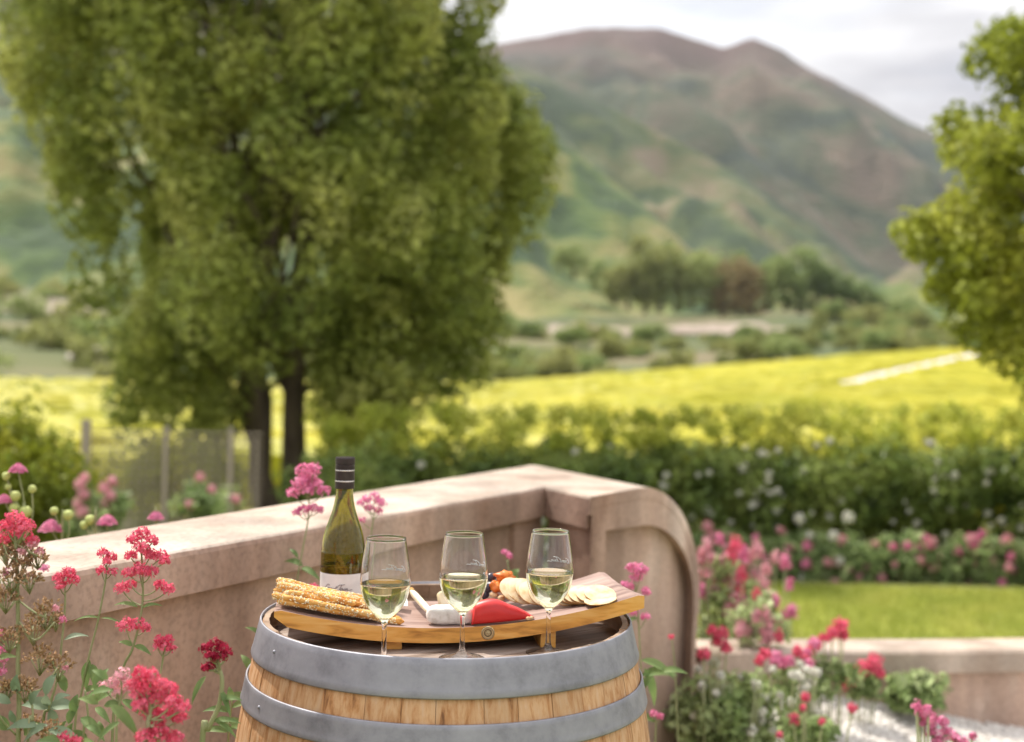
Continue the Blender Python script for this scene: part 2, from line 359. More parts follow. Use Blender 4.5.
# hills: each is a slope from its foot to a crest and down behind, with gullies
def hill(name, Yf, Yc, crest, foot, cols, pos, amp, seed, nsc, hi=None, gull=1.0, extra=None):
    nu, nv = 230, 90; V = []
    for i in range(nv):
        t = i/(nv-6); 
        for j in range(nu):
            u = -620+2300*j/(nu-1)
            cz = CAMZ-(interp(u, crest)-HY)/FPX*Yc; fz = CAMZ-(interp(u, foot)-HY)/FPX*Yf
            if t <= 1: Y = Yf+(Yc-Yf)*t; z = fz+(cz-fz)*t**1.12
            else: Y = Yc+(t-1)*Yc*1.5; z = cz-(t-1)*Yc*1.2
            X = (u-CX)/FPX*Y
            q = math.sin(PI*min(t, 1))**.7 if t < 1 else 0
            p = Vector((X/Yc*9+seed, Y/Yc*3, z/Yc*4))
            rid = 1-abs(mn.noise(Vector((X/Yc*10+z/Yc*9+seed, z/Yc*3.0, seed))))*2
            z2 = z+amp*(.55*mn.fractal(p, 1, 2, 5)+gull*.5*rid*q)*(.04+.96*q)
            z2 += amp*.10*mn.fractal(p*6, 1, 2, 3)*(.15+.85*q)
            V.append((X, Y, z2))
    F = [(i*nu+j, i*nu+j+1, (i+1)*nu+j+1, (i+1)*nu+j) for i in range(nv-1) for j in range(nu-1)]
    m = mat(name+'_cover', cols[0], .95)
    ramp_tex(m, scale=nsc, cols=cols, pos=pos, detail=10, vec='Position', vscale=(1, .6, 1.7), rough=.62, bump=.6, bumpscale=nsc*14, bdist=Yc*.006, dist=.6)
    n = m.node_tree; b = n.nodes['Principled BSDF']; A = n.nodes.new; K = n.links.new
    if hi:
        src = b.inputs['Base Color'].links[0].from_socket
        ge = A('ShaderNodeNewGeometry'); sp = A('ShaderNodeSeparateXYZ'); K(ge.outputs['Position'], sp.inputs[0])
        nn = A('ShaderNodeTexNoise'); nn.inputs['Scale'].default_value = nsc*1.6; nn.inputs['Detail'].default_value = 8; K(ge.outputs['Position'], nn.inputs[0])
        ad = A('ShaderNodeMath'); ad.operation = 'MULTIPLY_ADD'; ad.inputs[1].default_value = (hi[1]-hi[0])*1.4; K(nn.outputs[0], ad.inputs[0]); K(sp.outputs[2], ad.inputs[2])
        mr = A('ShaderNodeMapRange'); d = (hi[1]-hi[0])*.7
        mr.inputs[1].default_value = hi[0]+d; mr.inputs[2].default_value = hi[1]+d; K(ad.outputs[0], mr.inputs[0])
        mx = A('ShaderNodeMixRGB'); mx.inputs[2].default_value = (*hi[2], 1); K(mr.outputs[0], mx.inputs[0]); K(src, mx.inputs[1]); K(mx.outputs[0], b.inputs['Base Color'])
    o = npmesh(name, V, F, m, smooth=True); tag(o, kind='structure'); return o
cA = [(-620,-40),(0,-10),(300,20),(480,47),(530,36),(580,27),(650,24),(690,35),(715,42),(745,32),(775,44),(800,62),(830,76),(860,90),(900,112),(940,127),(1000,160),(1100,210),(1300,240),(1700,260)]
hill('mountain', 1900, 3200, cA, [(-620,330),(1700,330)], [(.018,.034,.02),(.042,.056,.022),(.075,.068,.038),(.12,.09,.06)], [.40,.48,.55,.64], 240, 3.1, .0045, hi=(560, 800, (.085,.047,.040)))
cB = [(-620,-60),(0,10),(200,30),(400,45),(490,62),(560,85),(620,112),(700,150),(760,185),(820,228),(880,268),(940,306),(1020,322),(1700,330)]
hill('mountain_slope', 1050, 1750, cB, [(-620,330),(1700,330)], [(.02,.042,.014),(.05,.078,.02),(.095,.10,.035),(.16,.125,.075)], [.41,.48,.55,.64], 135, 8.2, .0075, hi=(330, 540, (.09,.065,.04)))
cC = [(-620,110),(0,120),(60,150),(300,160),(420,110),(480,95),(545,132),(600,172),(650,210),(700,258),(770,298),(860,316),(1700,330)]
hill('foothill', 560, 860, cC, [(-620,318),(400,318),(900,322),(1700,330)], [(.028,.058,.016),(.065,.11,.024),(.14,.155,.04),(.23,.20,.075)], [.41,.48,.54,.63], 46, 5.5, .014)

# haze
hb = MB().box((0, 1950, 520), (5200, 4300-20, 1066)); ho = hb.build('haze', [], smooth=False)
hm = bpy.data.materials.new('haze'); hm.use_nodes = True; hn = hm.node_tree; hn.nodes.clear()
ho_ = hn.nodes.new('ShaderNodeOutputMaterial'); pv = hn.nodes.new('ShaderNodeVolumePrincipled')
pv.inputs['Density'].default_value = .00004; pv.inputs['Color'].default_value = (.90,.94,1,1); pv.inputs['Anisotropy'].default_value = .1
hn.links.new(pv.outputs[0], ho_.inputs['Volume']); ho.data.materials.append(hm); tag(ho, kind='stuff'); ho['label'] = 'thin pale haze in the valley air'

# ================================================================== vineyard
def row(Y0, first):
    V = []; F = []; k = 8; st = []
    x0, x1 = (-520-CX)/FPX*Y0, (1500-CX)/FPX*Y0
    step = .5 if Y0 < 60 else (.8 if Y0 < 120 else 1.3)
    xs = np.arange(x0, x1, step)
    for X in xs:
        Y = Y0-.05*X; u = X/Y*FPX+CX
        if Y > interp(u, YFAR)-1: 
            st.append(False); V += [(X, Y, -9)]*k; continue
        # the track cuts the field
        q = abs((Y-track_y(X))) if X > 20 else 99
        st.append(q > 3.2)
        z = ground_z(X, Y)
        for i in range(k):
            a = 2*PI*i/k
            r = 1+.45*mn.noise(Vector((X*1.7, Y*3+i*.9, a)))
            V.append((X+.2*mn.noise(Vector((X*3, i, Y))), Y+.55*r*math.cos(a), z+.82+.62*r*math.sin(a)+.12*mn.noise(Vector((X*.9, Y, 5)))))
    i = 0; V = np.array(V)
    while i < len(xs):
        if not st[i]: i += 1; continue
        j = i
        while j < len(xs) and st[j]: j += 1
        m_ = j-i
        if m_ > 7:
            F = [(a*k+q, (a+1)*k+q, (a+1)*k+(q+1) % k, a*k+(q+1) % k) for a in range(m_-1) for q in range(k)]
            o = npmesh('vine_row', V[i*k:j*k], F, M['vine'], smooth=False)
            tag(o, 'trellised row of yellow-green vines in the field beyond the hedge', 'vine row', 'rows of vines in the valley field')
        i = j
ta, tb = P(838, 388, 1), P(985, 352, 1)
def track_pt(t):     # along the track in the picture, set on the field
    px = 840+t*150; py = 388-36*t**.9
    v = un(px, py)[1]; u = un(px, py)[0]
    for k in range(600):
        Y = 45+k*.35; z = ground_z(u/FPX*Y, Y)+.95
        if (CAMZ-z)/Y*FPX <= v: break
    return P(px, py, Y)
TP = [track_pt(i/14) for i in range(15)]
def track_y(X): return interp(X, [(p.x, p.y) for p in TP])
Y = 27.
while Y < 262:
    row(Y, False); Y += 2.4 if Y < 110 else 3.4
# track
V = []; F = []
for i, p in enumerate(TP):
    for s in (-1, -.5, 0, .5, 1):
        X = p.x; Yy = p.y+s*5.0; V.append((X, Yy, max(ground_z(X, Yy)+.06, CAMZ-9)+.9))
for i in range(14):
    for j in range(4): F.append((i*5+j, i*5+j+1, (i+1)*5+j+1, (i+1)*5+j))
tag(npmesh('road', V, F, M['road'], smooth=True), kind='structure')

# ================================================================== foliage generators
def crown_clumps(centres, radii, per, leaf, mt, name='crown', parent=None, droop=.5, stretch=1.0):
    pos = []; nr = []
    for c, r in zip(centres, radii):
        n = int(per*RNG.uniform(.7, 1.3)); d = rdir(n)*(RNG.uniform(.25, 1, (n, 1))**.5)*r
        d[:, 2] *= stretch; pos.append(np.array(c)+d); nr.append(d/r*.8+rdir(n)*.7+np.array([0, 0, .35]))
    pos = np.concatenate(pos); nr = np.concatenate(nr)
    n = len(pos)
    v, f = scatter(*LEAF, pos, nr, leaf*RNG.uniform(.65, 1.25, n)[:, None])
    return npmesh(name, v, f, mt, parent, smooth=False)
def in_poly(x, y, poly):
    c = False; n = len(poly)
    for i in range(n):
        (x1, y1), (x2, y2) = poly[i], poly[(i+1) % n]
        if (y1 > y) != (y2 > y) and x < (x2-x1)*(y-y1)/(y2-y1)+x1: c = not c
    return c
# ---- large tree left
TY = 16.
poly = [(-60,-260),(60,-330),(330,-340),(520,-200),(520,-60),(492,10),(470,60),(505,105),(552,150),(556,182),(530,205),(498,215),(512,262),(500,300),(505,345),(478,380),(452,385),(425,372),(405,400),(395,440),(365,470),(330,470),(315,420),(275,395),(240,410),(215,455),(190,420),(165,400),(140,440),(118,425),(105,360),(78,320),(68,260),(50,200),(20,150),(12,100),(-4,60),(-10,0)]
cs = []; rs = []
tries = 0
for ex in [(470,20),(490,-10),(500,-40),(478,55),(488,90),(505,110),(470,85),(455,40),(515,125),(480,-70),(538,150),(540,182),(520,130),(522,203),(500,118),(495,235),(492,262),(486,318),(470,352),(450,372),(430,362),(505,160),(520,172),(500,195)]:
    cs.append(P(ex[0], ex[1], TY+random.uniform(-.8, .8))); rs.append(random.uniform(.24, .36))
for ex in [(336,448),(345,415),(372,425),(328,392),(392,400),(400,375),(365,395),(385,440),(122,405),(148,432),(205,440),(190,405),(212,385),(165,400),(135,380),(225,405),(350,372),(420,380)]:
    cs.append(P(ex[0], ex[1], TY+random.uniform(-1, .6))); rs.append(random.uniform(.2, .32))
while len(cs) < 640 and tries < 60000:
    tries += 1
    x = random.uniform(-60, 560); y = random.uniform(-330, 480)
    if not in_poly(x, y, poly) or (235 < x < 315 and y > 335): continue
    r = random.choice([random.uniform(.2, .34), random.uniform(.34, .52)]); rp = r*80*.75
    if not (in_poly(x+rp, y, poly) and in_poly(x-rp, y, poly) and in_poly(x, y+rp*1.4, poly)): continue
    # gaps between the limbs, seen as openings
    if mn.noise(Vector((x*.012, y*.012, 4.))) < -.36: continue
    half = 2.7*math.sqrt(max(.08, 1-((x-270)/340)**2))*(1 if y < 330 else .6)
    d = random.uniform(-1, 1)*half; 
    cs.append(P(x, y, TY+d)); rs.append(r)
root = empty('broadleaf_tree', P(277, 540, TY)*1.0, 'large multi-stemmed green tree filling the upper left beyond the wall', 'tree')
root.location.z = ground_z(root.location.x, TY)
reparent(crown_clumps(cs, rs, 215, .115, M['crown'], stretch=1.65), root)
tb_ = MB(); base = Vector(root.location)
def limb(a, b, r0, r1, wob=.25, mbt=None, n=10):
    pts = []
    a = Vector(a); b = Vector(b); L_ = (b-a).length
    for i in range(n+1):
        t = i/n; p = a.lerp(b, t); w_ = math.sin(PI*t)*wob*.3*L_
        p += Vector((mn.noise(p*.6+Vector((9, r0*50, 1))), mn.noise(p*.6+Vector((1, r0*50, 7))), 0))*w_
        pts.append(p)
    (mbt or tb_).tube(pts, [r0, r1], 8); return pts
bz = base.z
l1 = limb((P(268, 500, TY).x, TY-.1, bz), P(222, 120, TY-.4), .15, .06)
l2 = limb((P(290, 500, TY).x, TY+.1, bz), P(300, 150, TY), .17, .07)
l3 = limb(l2[3], P(330, -150, TY+.3), .11, .05)
l4 = limb((P(280, 500, TY+.4).x, TY+.4, bz), P(190, 300, TY+.5), .08, .03)
for i in range(46):
    src = random.choice([l1, l2, l3, l4]); a = random.choice(src[3:]); b = random.choice(cs)
    if b.z < a.z-1.0: continue
    limb(a, b, .045, .012, .35, n=7)
reparent(tb_.build('trunk', M['bark']), root)
# ---- tree right
poly2 = [(1003,28),(1050,0),(1150,-60),(1300,-150),(1420,100),(1380,380),(1180,430),(1060,400),(1015,372),(985,352),(952,330),(955,300),(930,285),(935,265),(965,255),(955,240),(915,240),(905,222),(930,205),(955,212),(965,180),(945,150),(948,118),(985,110),(1005,90),(985,52)]
cs2 = []; rs2 = []; RY = 9.5
while len(cs2) < 620:
    x = random.uniform(900, 1420); y = random.uniform(-150, 430)
    if not (in_poly(x, y, poly2) and in_poly(x-14, y, poly2) and in_poly(x, y-18, poly2)): continue
    cs2.append(P(x, y, RY+random.uniform(-1, 1)*1.5*math.sqrt(max(.05, 1-((x-1170)/270)**2)))); rs2.append(random.uniform(.12, .27))
for ex in [(912,228,.16),(925,240,.16),(938,222,.18),(950,236,.18),(950,130,.16),(965,125,.18),(962,150,.16),(948,292,.18),(940,285,.14),(985,60,.2),(1005,45,.2),(968,205,.2),(975,225,.22)]:
    cs2.append(P(ex[0], ex[1], RY+random.uniform(-.3,.3))); rs2.append(ex[2])
root = empty('broadleaf_tree', (P(1170, 500, RY).x, RY, ground_z(4, RY)), 'bright yellow-green tree reaching in from the right edge', 'tree')
reparent(crown_clumps(cs2, rs2, 110, .075, M['crown2']), root)
tb_ = MB(); l = limb(root.location, P(1180, 120, RY), .12, .04)
for i in range(30): limb(random.choice(l[3:]), random.choice(cs2), .03, .008, n=6)
reparent(tb_.build('trunk', M['bark']), root)
# ---- rose hedge right and centre
HYD = 12.3
cs = []; rs = []
for i in range(760):
    x = random.uniform(300, 1330); Yh = HYD+random.uniform(-.55, .6)
    X = P(x, 450, Yh).x; top = P(x, interp(x, [(300,464),(400,452),(560,448),(700,446),(860,446),(1024,446)]), HYD).z+.10*mn.noise(Vector((X*1.6, 3, 1)))
    gz = ground_z(X, Yh); z = gz+.15+(top-gz-.25)*random.random()**.75
    cs.append((X, Yh, z)); rs.append(random.uniform(.12, .27))
hr = empty('rose_hedge', (P(760, 500, HYD).x, HYD, ground_z(2, HYD)), 'long dark green hedge dotted with white roses in front of the vineyard', 'hedge')
reparent(crown_clumps(cs, rs, 105, .07, M['hedge'], 'foliage'), hr)
# leaf clumps along the hedge top, sunlight painted in as a paler yellow-green
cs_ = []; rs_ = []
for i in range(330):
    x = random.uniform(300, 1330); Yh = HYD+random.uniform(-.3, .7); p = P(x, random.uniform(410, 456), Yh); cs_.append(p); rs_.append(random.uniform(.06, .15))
reparent(crown_clumps(cs_, rs_, 46, .06, M['shoot'], 'sunlit_tone_leaves'), hr)
reparent(MB().tube([hr.location, Vector(hr.location)+Vector((0, 0, .9))], [.03, .015], 6).build('stem', M['bark']), hr)
def rose_mesh():
    n = 26; d = rdir(n, -.2); v, f = scatter(*FLORET, d*.022, d, np.full((n, 1), .03)); return v, f
rv, rf = rose_mesh(); ro = None
for i in range(98):
    x = random.choice([random.gauss(720, 60), random.uniform(350, 1030), random.gauss(940, 50)]); y = random.uniform(440, 560)
    p = P(x, y, HYD-.62+random.uniform(-.05, .1))
    if ro is None:
        ro = npmesh('rose', rv, rf, M['white'], hr); r_ = ro
    else: r_ = ro.copy(); COL.objects.link(r_)
    r_.parent = hr; r_.location = p-Vector(hr.location); s = random.uniform(.45, 1.05); r_.scale = (s, s, s)
# ---- left shrubs
def bush(name, label, cat_, px, py, Yb, wpx, hpx, n, leaf, mt, r=(.12, .25), group=None, per=100, depth=.5):
    b0 = P(px, py, Yb); gz = min(ground_z(b0.x, Yb), b0.z)
    rt = empty(name, (b0.x, Yb, gz), label, cat_, group); cs = []; rs = []; W = wpx/FPX*Yb/2; H = hpx/FPX*Yb
    for i in range(n):
        a = rdir(1)[0]*random.random()**.33
        cs.append((b0.x+a[0]*W, Yb+a[1]*depth, b0.z+H*.5+a[2]*H*.5)); rs.append(random.uniform(*r))
    reparent(crown_clumps(cs, rs, per, leaf, mt, 'foliage'), rt)
    m_ = MB()
    for k in range(4): m_.tube([Vector((b0.x, Yb, gz)), Vector((b0.x+random.uniform(-.3, .3)*W, Yb, b0.z+H*.6))], [.015, .006], 5)
    reparent(m_.build('stem', M['bark']), rt); return rt
bush('shrub', 'dense yellow-green shrub at the left edge beyond the wall', 'shrub', 8, 560, 8.5, 150, 150, 80, .055, M['bush'], depth=.6)
bush('shrub', 'dark green shrub between the trellis fence and the big tree trunks', 'shrub', 362, 560, 11.6, 84, 120, 50, .055, M['hedge'], depth=.6)
bush('shrub', 'leafy shrub just behind the trellis fence under the big tree', 'shrub', 178, 540, 13.2, 130, 112, 50, .06, M['bush'], depth=.6)
# ---- trellis fence
fr = empty('trellis_fence', (P(165, 500, 10.8).x, 10.8, ground_z(-3, 10.8)), 'weathered trellis fence with a square mesh behind the left wall', 'fence')
m_ = MB(); FY = 10.8; xa, xb = P(88, 440, FY).x, P(262, 440, FY).x; zt = P(88, 424, FY).z; zb = ground_z(xa, FY)
k = 0; x = xa
while x < xb:
    m_.box((x, FY, (zt+zb)/2-.03), (.014, .011, zt-zb-.1)); x += .062
z = zb+.1
while z < zt-.05: m_.box(((xa+xb)/2, FY+.012, z), (xb-xa, .011, .014)); z += .062
reparent(m_.build('mesh_panel', M['fence'], smooth=False), fr)
for px in (88, 168, 232):
    x = P(px, 440, FY).x; reparent(MB().box((x, FY-.05, (zt+zb)/2), (.07 if px == 88 else .035, .05, zt-zb+(.08 if px == 88 else 0))).build('post', M['fence'], smooth=False), fr)
# ---- far trees and terrace bushes
def far_proto(name, mt, leaf, n, tall):
    rt = bpy.data.objects.new(name, None); COL.objects.link(rt); cs = []; rs = []
    for i in range(n):
        a = rdir(1)[0]*random.random()**.4; cs.append((a[0]*.42, a[1]*.42, .44*tall+a[2]*.44*tall)); rs.append(random.uniform(.10, .2))
    cr_ = crown_clumps(cs, rs, 42, leaf, mt, 'crown' if tall > .9 else 'foliage'); cr_.parent = rt
    t = MB().tube([(0, 0, -.1), (0, 0, .5*tall)], [.045, .02], 6).build('trunk' if tall > .9 else 'stem', M['bark'], rt); return rt
protos = [far_proto('tree', M['farleaf'], .075, 34, 1.25), far_proto('tree', M['scrub'], .075, 34, 1.1), far_proto('tree', M['fargold'], .075, 30, 1.05)]
shr = [far_proto('bush', M['scrub'], .09, 22, .7), far_proto('bush', M['farleaf'], .09, 22, .75)]
used = set()
def put(pr, px, pyb, Yb, hpx, label, cat_, group):
    o = pr if id(pr) not in used else dup(pr); used.add(id(pr))
    p = P(px, pyb, Yb); s = hpx/FPX*Yb; o.location = p; o.scale = (s*random.uniform(.85, 1.25), s, s); o.rotation_euler.z = random.uniform(0, 6)
    tag(o, label, cat_, group); return o
def hill_base(px, py, Y): return P(px, py, Y)
far = [(628,306,40,1),(645,308,52,1),(660,306,58,1),(676,307,44,0),(692,305,40,0),(708,308,44,0),(722,312,46,2),(738,314,52,2),(752,315,44,2),(768,306,36,0),(784,306,40,0),(799,308,48,0),(815,308,36,0),(830,311,34,0),(846,313,30,0),(862,316,26,0),(878,318,22,0),(612,300,30,1),(596,290,24,0),(700,285,32,1),(740,284,26,0),(775,288,26,0),(670,276,28,0),(640,262,26,1),(560,272,20,0),(574,276,24,0),(895,320,20,1),(912,322,20,0)]
lab = {0: ('dark green tree in the wooded strip at the foot of the mountain', 'dark trees at the mountain foot'), 1: ('pale green tree in the wooded strip at the foot of the mountain', 'pale trees at the mountain foot'), 2: ('reddish brown tree in the wooded strip at the foot of the mountain', 'brown trees at the mountain foot')}
for px, py, h, k in far: put(protos[k], px, py, 540 if py > 295 else 600, h*1.15, lab[k][0], 'tree', lab[k][1])
for i in range(400):
    px = random.uniform(-60, 1100); t = random.random()**1.3; yf = interp(px, YFAR)
    Yb = yf+14+(500-yf)*t
    if (515 < px < 645 or 655 < px < 810) and t > .5: continue
    X = P(px, 350, Yb).x; z = ground_z(X, Yb)
    k = 0 if random.random() < .68 else 1
    o = shr[k] if id(shr[k]) not in used else dup(shr[k]); used.add(id(shr[k]))
    s = random.choice([random.uniform(4, 9), random.uniform(7, 15)])*(.5+.5*t); o.location = (X, Yb, z-.4); o.scale = (s*1.3, s, s); o.rotation_euler.z = random.uniform(0, 6)
    tag(o, ['olive scrub bush on the dry terrace beyond the vineyard', 'green scrub bush on the dry terrace beyond the vineyard'][k], 'bush', ['olive bushes on the terrace', 'green bushes on the terrace'][k])
for px, py, Yb, s, lb in [(75,352,150,5.0,'grey boulder heap at the field edge left of the big tree'),(505,368,160,4.2,'grey boulder at the field edge right of the big tree'),(682,362,205,4.0,'pale boulder at the field edge below the wooded strip')]:
    b = MB(); b.blob((0,0,0), (s, s*.7, s*.5), .5, 1.6, seed=px); o = b.build('boulder', M['rock']); p = P(px, 350, Yb); o.location = (p.x, Yb+10, P(px, py+14, Yb).z); tag(o, lb, 'boulder')
# pale terrace banks
def on_ground(px, py):
    u, v = un(px, py)
    Y = interp(u+CX, YFAR)+8
    while Y < 556:
        if (CAMZ-ground_z(u/FPX*Y, Y)-.5)/Y*FPX <= v: break
        Y += 2.
    return Vector((u/FPX*Y, Y, ground_z(u/FPX*Y, Y)+.35))
for i, (x0, x1, y0, h) in enumerate([(520,640,336,11),(650,805,333,10),(-20,95,312,14)]):
    V = []; F = []; n = 40
    for k in range(n+1):
        px = x0+(x1-x0)*k/n; e = math.sin(PI*k/n)**.5; hh = h*e*(1+.4*mn.noise(Vector((k*.3, i, 0))))+.5
        for q in range(6): 
            V.append(on_ground(px, y0-hh*q/5+3*mn.noise(Vector((k*.13, i, 2)))))
    for k in range(n):
        for q in range(5): F.append((k*6+q, (k+1)*6+q, (k+1)*6+q+1, k*6+q+1))
    m = M.get('bank') or ramp_tex(mat('bank', (.5,.4,.33), .95), scale=.12, cols=[(.13,.12,.065),(.26,.205,.16),(.35,.285,.235)], vec='Position', detail=8); M['bank'] = m
    tag(npmesh('river_bank', V, F, m, smooth=True), kind='structure')

# ================================================================== plastered wall with scrolled end pier
zc = 1.0
A_, B_, C_, D_ = PZ(533,487,zc), PZ(590,496,zc), PZ(640,487,zc), PZ(530,465,zc)
Lb, Lf = PZ(-120,573,zc), PZ(-120,604,zc)
d = (C_-B_); d.z = 0; d.normalize()                   # direction of the pier's right face, going away
e = (D_-C_); e.z = 0; LE = e.length; e.normalize()    # the pier runs this way, to the left and away
LA = (A_-B_).length; A_ = B_+e*LA
wallr = empty('garden_wall', (B_.x, B_.y, 0), 'pinkish plastered garden wall with pale coping and a rounded scroll end', 'wall')
def prism(mb, pts, z0, z1):
    n = len(pts); vs = [(p[0], p[1], z0) for p in pts]+[(p[0], p[1], z1) for p in pts]
    mb.add(vs, [tuple(range(n))[::-1], tuple(range(n, 2*n))]+[(i, (i+1) % n, n+(i+1) % n, n+i) for i in range(n)])
capT = .088
# left run coping: from far left to the corner
nrm = (A_-Lf); nrm.z = 0; nrm.normalize(); wn = Vector((nrm.y, -nrm.x, 0))    # towards the viewer/right
Lf2 = Lf-nrm*1.2; Lb2 = Lb-nrm*1.2
A2 = A_; D2 = D_
m_ = MB()
def grid_cap(mb, a, b, c, d_, z0, z1, n=40, bev=.012):
    # a->b front edge, d_->c back edge; slightly eased edges
    rows = []
    for i in range(n+1):
        t = i/n; f = Vector(a).lerp(Vector(b), t); k = Vector(d_).lerp(Vector(c), t); w_ = (k-f); w_.z = 0; wl = w_.normalized()
        jig = .002*mn.noise(Vector((t*30, 1, 2)))
        pr = [(f+wl*.02, z0), (f+wl*0, z0+.004), (f, z1-bev+jig), (f+wl*bev*.4, z1-bev*.3+jig), (f+wl*bev*1.2, z1+jig), (f.lerp(k, .5), z1+.004), (k-wl*bev, z1), (k, z1-bev), (k, z0)]
        rows.append([(p.x, p.y, z) for p, z in pr])
    m2 = len(rows[0]); mb.add([v for r in rows for v in r], [(i*m2+j, (i+1)*m2+j, (i+1)*m2+(j+1) % m2, i*m2+(j+1) % m2) for i in range(n) for j in range(m2)]+[tuple(range(m2))[::-1], tuple(range(n*m2, n*m2+m2))])
    mb.m = [1 if (k < n*m2 and k % m2 in (3, 4, 5, 6)) else 0 for k in range(n*m2+2)]
grid_cap(m_, Lf2, A2, D2, Lb2, zc-capT, zc)
reparent(m_.build('coping', [M['plaster'], M['cap']], smooth=False), wallr)
m_ = MB(); i1, i2 = Lf2-wn*.035, A2-wn*.035; o1, o2 = Lb2+wn*.03, D2+wn*.03
prism(m_, [i1, i2, o2, o1], -.3, zc-capT+.002)
reparent(m_.build('wall_body', M['plaster'], smooth=False), wallr)
# lower frame on the wall face: a raised panel border near the corner
m_ = MB(); s0 = A2-nrm*.16
prism(m_, [A2-wn*.018, s0-wn*.018, s0-wn*.04, A2-wn*.04], -.3, zc-capT)
reparent(m_.build('corner_strip', M['plaster'], smooth=False), wallr)
# pier with curved end
R1 = Vector((B_.x, B_.y, 0))
tend = P(699, 590, 1)
tt = 0
for k in range(400):
    q = R1+d*(k*.003)
    u_ = q.x/q.y*FPX
    if u_ >= un(697, 590)[0]: tt = k*.003; break
LEN = tt; flat = (C_-B_).length*.92; ZD = P(699, 598, (R1+d*LEN).y).z
def prof(inset, nn=26):
    pts = [(0+inset, -.3), (0+inset, zc-inset)]
    for i in range(nn+1):
        a = PI/2*i/nn; pts.append((flat+(LEN-flat-inset)*math.sin(a), ZD+(zc-inset-ZD)*math.cos(a)))
    pts.append((LEN-inset-.035*0, ZD-.06)); pts.append((LEN-inset-.012, ZD-.12)); pts.append((LEN-inset-.03, -.3)); return pts
TH = .50
def tdep(s): return LA+(LE-LA)*min(max(s/flat, 0), 1)
def extr(mb, pr, t0, t1):
    n = len(pr); f = [R1+d*s+e*t0 for s, z in pr]; b = [R1+d*s+e*(tdep(s)+t1) for s, z in pr]
    vs = [(p.x, p.y, z) for p, (s, z) in zip(f, pr)]+[(p.x, p.y, z) for p, (s, z) in zip(b, pr)]
    mb.add(vs, [(i, (i+1) % n, n+(i+1) % n, n+i) for i in range(n)]+[tuple(range(n))[::-1], tuple(range(n, 2*n))])
m_ = MB(); extr(m_, [(s+.004 if k < 2 else s-.006, z-.02 if z > 0 else z) for k, (s, z) in enumerate(prof(.0))], .035, -.01); reparent(m_.build('pier_body', M['plaster'], smooth=False), wallr)
# raised frame round the recessed panel on the face
po = [(s if k < 2 else s-.005, z-.006 if z > 0 else z) for k, (s, z) in enumerate(prof(0))]
pi_ = [(.085, -.3), (.085, zc-.10)]
for i in range(27):
    a = PI/2*i/26; pi_.append((flat+(LEN-flat-.045)*math.sin(a), ZD-.01+(zc-.10-ZD)*math.cos(a)))
pi_ += [(LEN-.045, ZD-.07), (LEN-.05, ZD-.13), (LEN-.06, -.3)]
# start the inner panel a little in from the corner; the frame's ring
m_ = MB(); n = len(po); vs = []
for pr in (po, pi_):
    for dep in (-.012, .034):
        vs += [tuple((R1+d*s+e*dep).xy)+(z,) for s, z in pr]
fs = []
for i in range(n-1):
    fs.append((i, i+1, 2*n+i+1, 2*n+i)); fs.append((i, n+i, n+i+1, i+1)); fs.append((2*n+i, 2*n+i+1, 3*n+i+1, 3*n+i))
m_.add(vs, fs); reparent(m_.build('panel_frame', M['cap'] if False else M['plaster'], smooth=False), wallr)
m_ = MB(); prism(m_, [B_-d*.014, B_-d*.001, A_-d*.001, A_-d*.014], zc-capT, zc-.0505)
reparent(m_.build('coping_edge', M['plaster'], smooth=False), wallr)
# top coping skin of the pier following the curve
pr = [(-.014, zc-.05), (-.014, zc-.006), (-.009, zc)]; pi2 = [(.012, zc-.05), (.012, zc-.03), (.013, zc-.03)]
for k in range(27):
    a = PI/2*k/26; pr.append((flat+(LEN-flat)*math.sin(a), ZD+(zc-ZD)*math.cos(a))); pi2.append((flat+(LEN-flat-.03)*math.sin(a), ZD+(zc-.03-ZD)*math.cos(a)))
pr.append((LEN-.002, ZD-.05)); pi2.append((LEN-.032, ZD-.05))
m_ = MB(); vs = []; n = len(pr)
for pp in (pr, pi2):
    for k_ in (0, 1):
        vs += [tuple((R1+d*s+e*(-.014 if not k_ else tdep(s))).xy)+(z,) for s, z in pp]
fs = []
for i in range(n-1):
    fs += [(i, i+1, n+i+1, n+i), (2*n+i, 3*n+i, 3*n+i+1, 2*n+i+1), (i, 2*n+i, 2*n+i+1, i+1), (n+i, n+i+1, 3*n+i+1, 3*n+i)]
fs += [(0, n, 3*n, 2*n), (n-1, 3*n-1, 4*n-1, 2*n-1)]
m_.add(vs, fs); m_.m = [1 if (f == fs[i] and i % 4 == 0 and 4 <= i < 4*16) else 0 for i, f in enumerate(m_.f)]
reparent(m_.build('pier_coping', [M['plaster'], M['cap']], smooth=False), wallr)


